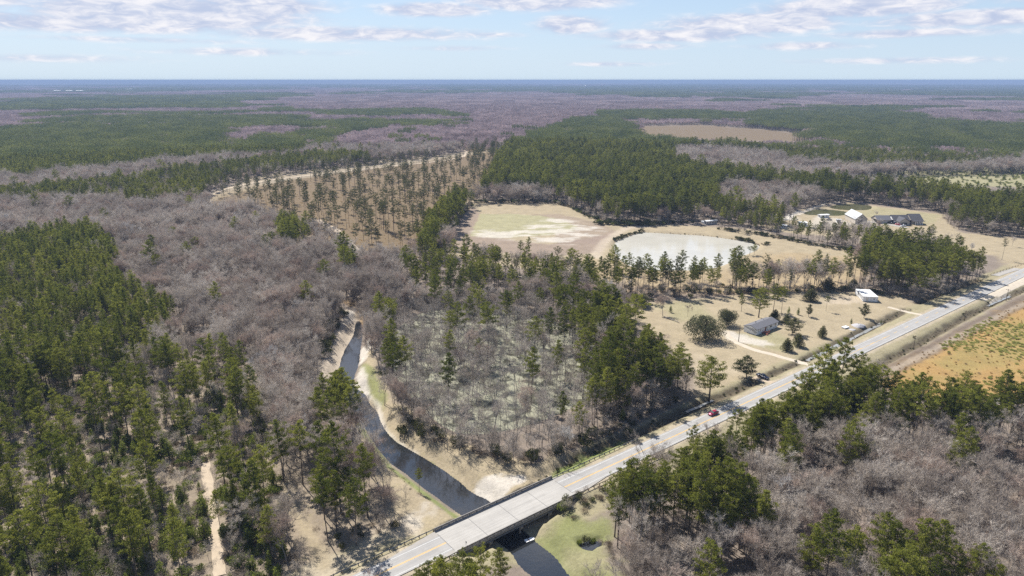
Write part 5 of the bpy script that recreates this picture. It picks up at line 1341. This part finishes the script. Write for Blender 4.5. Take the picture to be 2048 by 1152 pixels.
# ------------------------------------------------------------------ poles, signs
def pole(px, top, label, arm=True):
    g = P(*px); _, h = tree_h(px, top); z = H1(*g)
    t = thing('utility_pole', label, 'utility pole', (g[0], g[1], z), ROAD_A, 'utility poles')
    mb = MB(); mb.tube([(0, 0, -.5), (0, 0, h)], [.17, .12], 8); obj('pole', mb, M['wood'], t)
    if arm: mb = MB(); mb.box((0, 0, h - .5), (.14, 2.4, .14)); obj('crossarm', mb, M['wood'], t); mb = MB(); [mb.tube([(0, a, h - .43), (0, a, h - .2)], [.07, .05], 6) for a in (-1, 0, 1)]; obj('insulator', mb, M['steel'], t)
pole((1828, 690), 666, 'wooden utility pole on the right verge, halfway along the open stretch of road')
pole((1929, 637), 616, 'wooden utility pole beside the tree shadows on the far road')
pole((2012, 602), 578, 'wooden utility pole nearest the right edge, by the paved pull-off')
pole((1706, 745), 725, 'wooden utility pole with its foot hidden behind the roadside pines')
pole((1477, 683), 649, 'thin pole beside the sandy driveway in front of the grey-roofed house', False)
t = thing('road_sign', 'small sign seen from behind at the near right end of the bridge', 'road sign', (*ST(3.2, -5.05), zt(3) + .16), ROAD_A)
mb = MB(); mb.box((0, 0, .9), (.06, .06, 1.8)); obj('post', mb, M['steel'], t); mb = MB(); mb.box((.05, 0, 1.55), (.03, .5, .65)); obj('sign_plate', mb, M['steel'], t)
t = thing('fence', 'low wire fence with timber posts along the pasture beside the far road', 'fence', (*P(1930, 548), 0), 0)
a = np.array(P(1935, 566)); b = np.array(P(2075, 520)); o0 = np.array(P(1930, 548))
for k in range(24):
    p = a + (b - a) * k / 23 - o0; q = MB(); q.box((p[0], p[1], .6), (.16, .16, 1.5)); obj('post', q, M['wood'], t)
mb = MB(); p, q = a - o0, b - o0
for z in (.4, .8, 1.2): mb.tube([(p[0], p[1], z), (q[0], q[1], z)], [.04, .04], 4)
obj('rail', mb, M['wood'], t)

# ------------------------------------------------------------------ buildings
def frame_from(c0, c1, c2):
    """corner, end of the long side, end of the short side (picture points on the ground)"""
    A, B, C2 = (np.array(P(*q)) for q in (c0, c1, c2)); e = B - A; L = np.linalg.norm(e); e /= L; n = np.array([-e[1], e[0]])
    wd = np.dot(C2 - A, n); return A, math.atan2(e[1], e[0]), L, wd
def gable_roof(mb, L, W, z0, rise, over=.35, th=.18, y0=0.0, x0=0.0, mat=0):
    """roof with its ridge along local x over a plan L by W starting at (x0,y0)"""
    a0, a1 = x0 - over, x0 + L + over; s_ = rise / (W / 2); dz = over * s_
    b0, b1, m_ = y0 - over, y0 + W + over, y0 + W / 2
    for (p, zp, q, zq) in ((b0, z0 - dz, m_, z0 + rise), (m_, z0 + rise, b1, z0 - dz)):
        v = [[a0, p, zp], [a1, p, zp], [a1, q, zq], [a0, q, zq]]; v += [[x, y, z + th] for x, y, z in v]
        mb.add(v, [[0, 3, 2, 1], [4, 5, 6, 7], [0, 1, 5, 4], [1, 2, 6, 5], [2, 3, 7, 6], [3, 0, 4, 7]], mat)
def gable_walls(mb, L, W, z0, h, rise, mat=0, x0=0.0, y0=0.0):
    v = [[x0, y0, z0], [x0 + L, y0, z0], [x0 + L, y0 + W, z0], [x0, y0 + W, z0], [x0, y0, h], [x0 + L, y0, h], [x0 + L, y0 + W, h], [x0, y0 + W, h], [x0, y0 + W / 2, h + rise], [x0 + L, y0 + W / 2, h + rise]]
    mb.add(v, [[0, 1, 5, 4], [2, 3, 7, 6]], mat); mb.add(v, [[0, 4, 7], [1, 6, 5]], mat)
    mb.add(v, [[3, 0, 4, 7], [1, 2, 6, 5]], mat); mb.add(v, [[4, 8, 7], [5, 6, 9]], mat)
def window(par, x_, y_, z_, w_, h_, axis='y', sgn=-1, frame='white'):
    f = MB(); g = MB(); d = .05
    sz = (w_, d * 2, .1) if axis == 'y' else (d * 2, w_, .1); sv = (.1, d * 2, h_) if axis == 'y' else (d * 2, .1, h_)
    for dz in (-h_ / 2, h_ / 2): f.box((x_, y_, z_ + dz), sz)
    for dx in (-w_ / 2, 0, w_ / 2):
        f.box((x_ + (dx if axis == 'y' else 0), y_ + (dx if axis != 'y' else 0), z_), sv)
    o = obj('window', f, M[frame], par)
    g.box((x_ - (0 if axis == 'y' else sgn * .02), y_ - (sgn * .02 if axis == 'y' else 0), z_), (w_ - .06, .09, h_ - .06) if axis == 'y' else (.09, w_ - .06, h_ - .06))
    obj('pane', g, M['glass'], o)
def door(par, x_, y_, z0, axis='y', mat='brick', w_=.95):
    mb = MB(); mb.box((x_, y_, z0 + 1.02), (w_, .12, 2.04) if axis == 'y' else (.12, w_, 2.04)); o = obj('door', mb, M[mat], par)
    mb = MB(); mb.box((x_ + (.35 if axis == 'y' else 0), y_ + (-.1 if axis == 'y' else .35), z0 + 1.0), (.07, .07, .1)); obj('handle', mb, M['steel'], o)

# long white house: near corner, far end of the front, other corner of the left gable
A, ang, L_, W_ = frame_from((1512.5, 671), (1555, 654.5), (1486.5, 663))
Wd = abs(W_); print('house', L_, W_)
h = thing('house', 'long low white house with grey shingle gable roof standing in the lawn', 'house', (A[0], A[1], 0.05), ang)
mb = MB(); gable_walls(mb, L_, Wd, .62, 3.05, 1.25); obj('wall', mb, M['white'], h)
mb = MB(); mb.box((L_ / 2, Wd / 2, .32), (L_ - .06, Wd - .06, .68)); obj('skirting', mb, M['whitep'], h)
mb = MB(); gable_roof(mb, L_, Wd, 3.05, 1.25, .35); rf = obj('roof', mb, M['roofg'], h)
mb = MB(); mb.box((L_ * .35, Wd * .7, 4.25), (.4, .4, .7)); mb.box((L_ * .7, Wd * .65, 4.2), (.3, .3, .6)); obj('vent', mb, M['steel'], rf)
for fx, w_, hh in ((.07, .8, 1.2), (.16, .8, 1.2), (.47, .8, 1.2), (.66, 1.9, 1.2), (.88, 1.3, 1.3)): window(h, L_ * fx, -.02, 2.0, w_, hh)
door(h, L_ * .40, -.03, .65)
mb = MB(); mb.box((L_ * .34, -1.3, .5), (3.4, 2.5, .18)); mb.box((L_ * .25, -2.9, .25), (1.2, .7, .5))
for a_ in np.linspace(L_ * .34 - 1.65, L_ * .34 + 1.65, 9): mb.box((a_, -2.5, .95), (.08, .08, 1.0))
mb.box((L_ * .34, -2.5, 1.45), (3.4, .1, .1)); mb.box((L_ * .34 + 1.65, -1.3, 1.45), (.1, 2.4, .1)); mb.box((L_ * .34 - 1.65, -1.3, 1.45), (.1, 2.4, .1)); obj('porch', mb, M['brick'], h)
window(h, -.02, Wd * .3, 2.0, .7, 1.0, 'x'); window(h, L_ + .02, Wd * .5, 2.0, .9, 1.0, 'x', 1)

# white metal shed
z5 = lambda a, b: (1660 + a / 5.008, 560 + b / 5.008)
A, ang, L_, W_ = frame_from(z5(328, 217), z5(475, 224), z5(238, 142)); Ws = abs(W_); print('shed', L_, W_)
s = thing('shed', 'white metal-roofed shed of two joined halves, standing before the dark pines', 'shed', (A[0], A[1], 0), ang)
for k_, (x0, x1) in enumerate(((0, L_ * .54), (L_ * .55, L_))):
    mb = MB(); gable_walls(mb, x1 - x0, Ws, .25, 3.1, .01, x0=x0); wl = obj('wall', mb, M['white'], s)
    mb = MB(); mb.box(((x0 + x1) / 2, Ws / 2, 3.22), (x1 - x0 + .15, Ws + .5, .16)); 
    for j in range(1, 1): mb.box(((x0 + x1) / 2, Ws * j / 22, 3.32), (x1 - x0 + .1, .05, .05))
    obj('roof', mb, M['metalroof'], s)
mb = MB()
for a_ in np.linspace(.5, L_ - .5, 7): mb.box((a_, -.03, 1.7), (.12, .06, 2.8))
for a_ in np.linspace(.8, Ws - .8, 8): mb.box((-.03, a_, 1.7), (.06, .12, 2.8))
obj('wall_rib', mb, M['silver'], s)
mb = MB(); mb.box((L_ / 2, Ws / 2, .1), (L_ - .3, Ws - .3, .5)); obj('base', mb, M['concd'], s)
door(s, L_ * .3, -.06, .3, mat='silver'); window(s, L_ * .75, -.02, 1.9, .9, .8)
mb = MB(); mb.box((L_ * .18, Ws * .8, 3.7), (.25, .25, .8)); obj('vent', mb, M['steel'], s)

def simple_house(name, label, pxl, pxr, depth, wallh, rise, wall, roof, cat='house', wins=3, garage=0, extra=None, group=None):
    a = np.array(P(*pxl)); b = np.array(P(*pxr)); L_ = np.linalg.norm(b - a); ang = math.atan2(b[1] - a[1], b[0] - a[0])
    h = thing(name, label, cat, (a[0], a[1], 0), ang, group)
    mb = MB(); gable_walls(mb, L_, depth, -.2, wallh, rise); obj('wall', mb, M[wall], h)
    mb = MB(); gable_roof(mb, L_, depth, wallh, rise, .5); obj('roof', mb, M[roof], h)
    for k in range(wins): window(h, L_ * (k + .6) / (wins + .2), -.02, wallh * .55, 1.4, 1.4)
    for k in range(garage):
        mb = MB(); mb.box((L_ * (.3 + .4 * k), -.05, 1.3), (3.2, .14, 2.6)); obj('garage_door', mb, M['whitep'], h)
    return h, L_, ang
# barn and farmhouse beyond the meadow
z7 = lambda a, b: (1500 + a / 5.12, 400 + b / 5.12)
h, L_, ang = simple_house('barn', 'beige barn with pale metal gable roof behind the row of pines', z7(1075, 248), z7(1195, 250), 24, 5.2, 4.2, 'beige', 'metalroof', 'barn', 0)
# turn the ridge to run away from the viewer: build it as a second skin
for ch in list(h.children): bpy.data.objects.remove(ch)
mb = MB(); W = L_; D_ = 24.0
v = [[0, 0, -.2], [W, 0, -.2], [W, D_, -.2], [0, D_, -.2], [0, 0, 4.6], [W, 0, 4.6], [W, D_, 4.6], [0, D_, 4.6], [W / 2, 0, 9.2], [W / 2, D_, 9.2]]
mb.add(v, [[1, 2, 6, 5], [3, 0, 4, 7], [0, 1, 5, 4], [2, 3, 7, 6]]); mb.add(v, [[4, 5, 8], [6, 7, 9]]); obj('wall', mb, M['beige'], h)
mb = MB()
for (p, zp, q, zq) in ((-.6, 4.35, W / 2, 9.2), (W / 2, 9.2, W + .6, 4.35)):
    vv = [[p, -.6, zp], [q, -.6, zq], [q, D_ + .6, zq], [p, D_ + .6, zp]]; vv += [[x, y, z + .2] for x, y, z in vv]; mb.add(vv, [[0, 3, 2, 1], [4, 5, 6, 7], [0, 1, 5, 4], [1, 2, 6, 5], [2, 3, 7, 6], [3, 0, 4, 7]])
obj('roof', mb, M['barnroof'], h); window(h, W * .5, -.02, 6.2, 1.4, 1.4); mb = MB(); mb.box((W * .45, -.06, 1.9), (4.5, .14, 3.8)); obj('barn_door', mb, M['blackp'], h)
h, L_, ang = simple_house('house', 'large farmhouse with dark shingle roofs and columned porch in the far pasture', z7(1650, 250), z7(1765, 250), 15, 3.6, 4.4, 'beige', 'roofd', wins=2)
mb = MB(); gable_walls(mb, 14, 12, -.2, 3.4, 3.6, x0=-15, y0=1.5); obj('wall', mb, M['whitep'], h)
mb = MB(); gable_roof(mb, 14, 12, 3.4, 3.6, .5, y0=1.5, x0=-15); obj('roof', mb, M['roofd'], h)
mb = MB(); gable_walls(mb, 12, 11, -.2, 3.2, 3.0, x0=-28, y0=4); obj('wall', mb, M['beige'], h)
mb = MB(); gable_roof(mb, 12, 11, 3.2, 3.0, .5, y0=4, x0=-28); obj('roof', mb, M['roofg'], h)
mb = MB(); Wg = 9
v = [[-13, -4, -.2], [-4, -4, -.2], [-4, 2, -.2], [-13, 2, -.2], [-13, -4, 3.2], [-4, -4, 3.2], [-4, 2, 3.2], [-13, 2, 3.2], [-8.5, -4, 6.2], [-8.5, 7, 6.2]]
mb.add(v, [[0, 1, 5, 4], [1, 2, 6, 5], [3, 0, 4, 7]]); mb.add(v, [[4, 5, 8]]); obj('front_gable', mb, M['beige'], h)
mb = MB()
for (p, zp, q, zq) in ((-13.5, 2.9, -8.5, 6.25), (-8.5, 6.25, -3.5, 2.9)):
    vv = [[p, -4.6, zp], [q, -4.6, zq], [q, 7, zq], [p, 7, zp]]; vv += [[x, y, z + .2] for x, y, z in vv]; mb.add(vv, [[0, 3, 2, 1], [4, 5, 6, 7], [0, 1, 5, 4], [1, 2, 6, 5], [2, 3, 7, 6], [3, 0, 4, 7]])
obj('roof', mb, M['roofd'], h)
mb = MB(); mb.box((-8.5, -4.07, 1.2), (5, .12, 2.4)); obj('garage_door', mb, M['blackp'], h)
for k in range(5): mb = MB(); mb.box((2 + k * (L_ - 4) / 4, -3, 1.5), (.4, .4, 3.2)); obj('column', mb, M['whitep'], h)
mb = MB(); mb.box((L_ / 2, -1.6, 3.3), (L_, 3.6, .25)); obj('porch_roof', mb, M['roofd'], h)
FARM = [('carport', 'white flat-topped carport left of the barn among the pines', (1600, 452), (1614, 452), 6, 2.8, .4), ('trailer', 'long white trailer parked behind the pines left of the barn', (1640, 436), (1658, 435), 3.5, 2.6, .2),
        ('camper', 'white camper trailer standing nearest the barn', (1674, 445), (1681, 445), 2.6, 2.6, .2), ('trailer', 'small white trailer at the left of the sandy yard', (1562, 456), (1572, 457), 3, 2.5, .2)]
for nm, lab, a, b, dp, wh, rs_ in FARM: simple_house(nm, lab, a, b, dp, wh, rs_, 'whitep', 'metalroof', nm, 2)
simple_house('trailer', 'silver-grey trailer with window row at the wood edge above the pond', (1412, 450), (1434, 448), 3.2, 3.3, .3, 'silver', 'metalroof', 'trailer', 4)
simple_house('trailer', 'low white flatbed trailer touching the silver-grey one above the pond', (1403, 446), (1412, 448), 2.4, 1.6, .2, 'whitep', 'metalroof', 'trailer', 0)
simple_house('hunting_blind', 'tiny white hunting blind at the edge of the orange field', (1610, 269), (1614, 269), 5, 9, 1.0, 'whitep', 'metalroof', 'blind', 1)
simple_house('hunting_blind', 'narrow white box blind among pines near the sandy track', (606, 466), (611, 466), 1.6, 6.0, .5, 'whitep', 'metalroof', 'blind', 1)

# ------------------------------------------------------------------ vehicles
def loft(secs, closed=True):
    """body from cross sections [(x, halfwidth low, halfwidth top, z low, z top)]"""
    mb = MB(); v = []; n = 6
    for x_, wl, wt, zl, zt_ in secs:
        zm = zl + (zt_ - zl) * .55
        v += [[x_, -wl, zl], [x_, wl, zl], [x_, wl * 1.02, zm], [x_, wt, zt_], [x_, -wt, zt_], [x_, -wl * 1.02, zm]]
    f = []
    for i in range(len(secs) - 1):
        for j in range(n): f.append([i * n + j, i * n + (j + 1) % n, (i + 1) * n + (j + 1) % n, (i + 1) * n + j])
    mb.add(v, f)
    for b in (0, (len(secs) - 1) * n): mb.add(v[b:b + n], [[0, 1, 2, 5], [5, 2, 3, 4]])
    return mb
def vehicle(name, label, cat, xy, z, rz, paint_, kind='car', L=4.6, group=None):
    t = thing(name, label, cat, (xy[0], xy[1], z), rz, group); k = L / 4.6; pm = M[paint_]
    if kind == 'car':
        body = loft([(2.3 * k, .72, .62, .35, .62), (2.2 * k, .86, .74, .28, .78), (1.2 * k, .90, .80, .25, .95), (.2, .91, .82, .25, 1.0), (-1.2 * k, .91, .82, .25, 1.02), (-2.15 * k, .87, .76, .3, .98), (-2.3 * k, .76, .66, .4, .8)])
        cabin = loft([(1.0 * k, .78, .70, .96, 1.0), (.35 * k, .77, .62, .98, 1.42), (-.7 * k, .77, .61, 1.0, 1.45), (-1.5 * k, .76, .60, 1.0, 1.36), (-2.0 * k, .74, .68, .97, 1.02)])
        roof = loft([(.30 * k, .60, .57, 1.40, 1.445), (-.7 * k, .60, .56, 1.43, 1.485), (-1.45 * k, .59, .55, 1.35, 1.40)])
    elif kind == 'suv':
        body = loft([(2.3 * k, .80, .7, .4, .85), (2.2 * k, .93, .82, .35, 1.05), (1.1 * k, .95, .85, .3, 1.12), (-2.2 * k, .95, .86, .32, 1.15), (-2.3 * k, .88, .8, .4, 1.1)])
        cabin = loft([(1.05 * k, .84, .76, 1.1, 1.14), (.5 * k, .83, .7, 1.12, 1.72), (-2.0 * k, .83, .7, 1.13, 1.74), (-2.22 * k, .82, .74, 1.12, 1.2)])
        roof = loft([(.45 * k, .68, .64, 1.70, 1.76), (-2.0 * k, .68, .64, 1.72, 1.79)])
    else:
        body = loft([(2.3 * k, .85, .74, .45, .95), (2.15 * k, .96, .84, .4, 1.12), (1.0 * k, .98, .88, .38, 1.2), (-.45 * k, .98, .90, .38, 1.2), (-2.2 * k, .98, .92, .42, 1.18), (-2.3 * k, .92, .88, .48, 1.15)])
        cabin = loft([(1.0 * k, .86, .78, 1.18, 1.22), (.5 * k, .85, .7, 1.2, 1.82), (-.45 * k, .85, .7, 1.2, 1.84), (-.62 * k, .84, .76, 1.2, 1.26)])
        roof = loft([(.45 * k, .69, .64, 1.80, 1.86), (-.42 * k, .69, .64, 1.82, 1.88)])
    b = obj('body', body, pm, t, True); obj('cabin_glass', cabin, M['glass'], t); obj('roof', roof, pm, t)
    if kind == 'pickup':
        q = MB(); q.box((-1.45 * k, 0, 1.195), (1.55 * k, 1.55, .02)); obj('cargo_bed', q, M['blackp'], t)
    wr = .33 if kind == 'car' else .39
    for sx in (1.42 * k, -1.38 * k):
        for sy in (-.80, .80):
            sy2 = sy * (1 if kind == 'car' else 1.06); o0 = .1 * (1 if sy > 0 else -1)
            q = MB(); q.tube([(sx, sy2 - o0, wr), (sx, sy2 + o0 * 1.1, wr)], [wr, wr], 14); wh = obj('wheel', q, M['tyre'], t)
            q = MB(); q.tube([(sx, sy2 + o0 * 1.1, wr), (sx, sy2 + o0 * 1.25, wr)], [wr * .6, wr * .55], 10); obj('rim', q, M['silver'], wh)
    for sy in (-.62, .62):
        q = MB(); q.box((2.24 * k, sy, .74 if kind == 'car' else .95), (.12, .3, .14)); obj('headlight', q, M['lamp'], t)
        q = MB(); q.box((-2.27 * k, sy, .86 if kind == 'car' else 1.0), (.1, .26, .16)); obj('tail_light', q, M['red'], t)
    return t
x_, y_ = P(1427.5, 828, .9); s_, t_ = toST(x_, y_); print('car st', s_, t_)
vehicle('car', 'magenta-red car driving towards the bridge in the far lane', 'car', ST(s_, 1.75), float(road_z(s_)), ROAD_A + math.pi, 'red', 'car', 4.7)
g = P(1525, 757); vehicle('pickup_truck', 'dark blue pickup parked on the gravel crossing of the roadside ditch', 'pickup', g, H1(*g) + .22, ROAD_A - math.pi / 2 - .15, 'navy', 'pickup', 5.7)
CARS = [((1778, 447), 'blackp', 'suv', 'black car at the left end of the farmhouse forecourt', 2.6), ((1788, 448), 'navy', 'car', 'dark blue car second from the left on the farmhouse forecourt', 2.7), ((1796, 450.5), 'red', 'car', 'red car parked before the farmhouse', 2.3),
        ((1806, 453), 'whitep', 'pickup', 'white pickup nearest the viewer on the farmhouse forecourt', .3), ((1816, 449), 'blackp', 'suv', 'black car by the farmhouse porch', 2.5),
        ((1658, 441), 'navy', 'pickup', 'dark pickup among the pines left of the barn', .2), ((1722, 461), 'silver', 'car', 'silver car on the grass below the barn', .1), ((1650, 448), 'blackp', 'suv', 'dark car parked by the sandy yard left of the barn', .4)]
for px, pt, kd, lab, rz_ in CARS:
    g = P(*px); vehicle({'pickup': 'pickup_truck', 'suv': 'parked_car', 'car': 'parked_car'}[kd], lab, 'pickup' if kd == 'pickup' else 'car', g, H1(*g) + .2, rz_, pt, kd, 4.9, 'vehicles at the far farm')

# ------------------------------------------------------------------ small things
def heap(label, px, R, h, mat, cat='gravel pile', name='gravel_pile'):
    g = P(*px); mb = MB(); r = np.random.default_rng(int(px[0])); n = 26; rings = 7; v = []
    for i in range(rings):
        q = i / (rings - 1)
        for j in range(n):
            a = j * 2 * math.pi / n; rr = R * (1 - q) * (1 + .16 * math.sin(a * 3 + 1) + .05 * r.normal()); v.append([math.cos(a) * rr * 1.25, math.sin(a) * rr, h * (1 - (1 - q) ** 2) * (1 + .1 * r.normal()) - (.1 if i == 0 else 0)])
    f = [[i * n + j, i * n + (j + 1) % n, (i + 1) * n + (j + 1) % n, (i + 1) * n + j] for i in range(rings - 1) for j in range(n)]
    mb.add(v, f); o = obj(name, mb, mat, None, True); o.location = (g[0], g[1], H1(*g)); tag(o, label, cat); return o
heap('grey gravel heap on the right lawn beside the roadside ditch', (1717, 652), 2.8, 1.3, M['gravelp'])
heap('small low grey gravel spill in front of the gravel heap', (1704, 659), 1.5, .25, M['gravelp'])
t = thing('slab_stack', 'low white stack of boards on the lawn left of the gravel heap', 'board stack', (*P(1690.5, 656), .05), .5)
mb = MB(); [mb.box((0, 0, .15 + .22 * k), (3.4, 2.2, .16)) for k in range(3)]; obj('boards', mb, M['whitep'], t); mb = MB(); [mb.box((a, 0, .04), (.15, 2.0, .1)) for a in (-1.2, 0, 1.2)]; obj('bearer', mb, M['wood'], t)
def log(label, px0, px1, r_, group=None, z=.2, mat='barkg', cat='fallen log'):
    a, b = np.array(P(*px0)), np.array(P(*px1)); o0 = (a + b) / 2; mb = MB(); d = b - a; k = 6; q = RNG.normal(size=(k, 2)) * .12
    pts = [[*(a - o0 + d * i / (k - 1) + q[i]), r_ + .03 * i] for i in range(k)]; mb.tube(pts, np.linspace(r_, r_ * .5, k), 7)
    for j in range(3):
        p = np.array(pts[2 + j]); mb.tube([p, p + [RNG.normal() * .8, RNG.normal() * .8, .6]], [r_ * .35, .02], 4)
    o = obj('fallen_log', mb, M[mat]); o.location = (o0[0], o0[1], H1(*o0)); tag(o, label, cat, group)
log('fallen bough lying on the grass right of the lone bare tree', (1328, 634), (1358, 646), .3)
log('pale fallen trunk on the green ditch slope before the swamp wood', (1122, 912), (1135, 925), .25)
log('long fallen branch across the sandy left bank of the river', (652, 688), (672, 702), .18)
log('bleached log on the left sand bank above the river bend', (668, 640), (694, 646), .16)
log('thin log lying at the foot of the duckweed swamp', (980, 905), (1005, 898), .18)
o = None
g = P(1059, 1081, ZW); t = thing('boat', 'tiny pale jon boat floating in the shade under the bridge', 'boat', (g[0], g[1], ZW - .05), .5)
hull = loft([(1.5, .25, .3, .05, .45), (1.0, .5, .6, 0, .42), (-1.4, .55, .65, 0, .4)]); obj('hull', hull, M['whitep'], t); mb = MB(); mb.box((-.3, 0, .42), (.3, 1.1, .06)); obj('seat', mb, M['wood'], t)

# distant landmarks
def at_dist(u, D_): return ((u - 1024) / FPX * D_ * 1.0 / cp * (1 / (1 + math.tan(PITCH) * 0)) , D_)
def far_xy(u, v): return P(u, v)
x_, y_ = P(1171, 171.5, 0); k = 9000 / y_; x_, y_ = x_ * k, 9000
t = thing('water_tower', 'pale water tower standing above the woods near the horizon', 'water tower', (x_, y_, 0), 0)
mb = MB(); n = 16; prof = [(0, 62), (9, 58), (13, 52), (13, 47), (9, 41), (4, 38)]
rings = [[[math.cos(j * 2 * math.pi / n) * r_, math.sin(j * 2 * math.pi / n) * r_, z] for j in range(n)] for r_, z in prof]
mb.add(sum(rings, []), [[i * n + j, i * n + (j + 1) % n, (i + 1) * n + (j + 1) % n, (i + 1) * n + j] for i in range(len(prof) - 1) for j in range(n)]); obj('tank', mb, M['whitep'], t, True)
mb = MB(); mb.tube([(0, 0, -1), (0, 0, 40)], [5, 4], 12); obj('column', mb, M['whitep'], t)
FARB = [(232, 177.5, 60, 8000), (248, 176, 90, 8600), (338, 175, 45, 9500), (352, 173.5, 120, 9800), (105, 179.5, 70, 7400), (130, 179.7, 60, 7300), (150, 180, 70, 7300)]
for k_, (u_, v_, wd, D_) in enumerate(FARB):
    x0, y0 = P(u_, 180, 0); q = D_ / y0; t = thing('warehouse', 'white low warehouse near the left horizon, %s counting from the nearest right' % ('first second third fourth fifth sixth seventh'.split()[[3, 2, 1, 0, 6, 5, 4][k_]]), 'warehouse', (x0 * q, D_, 0), 0, 'white warehouses on the left horizon')
    mb = MB(); gable_walls(mb, wd, 60, 0, 17, 3); obj('wall', mb, M['whitep'], t); mb = MB(); gable_roof(mb, wd, 60, 17, 3, 1, .5); obj('roof', mb, M['metalroof'], t)

# ------------------------------------------------------------------ haze
m, t, out = mat_new('haze')
pv = t.node('ShaderNodeVolumePrincipled'); pv.inputs['Color'].default_value = (.29, .40, .62, 1); pv.inputs['Density'].default_value = 1.05e-4; pv.inputs['Anisotropy'].default_value = 0.0
t.l.new(pv.outputs[0], out.inputs['Volume'])
mb = MB(); mb.box((0, 0, (126.0 - 12.0) / 2), (190000, 190000, 126.0 + 12.0)); o = obj('haze', mb, m); o['kind'] = 'stuff'; o['label'] = 'thin bluish haze over the far woods'; o['category'] = 'haze'
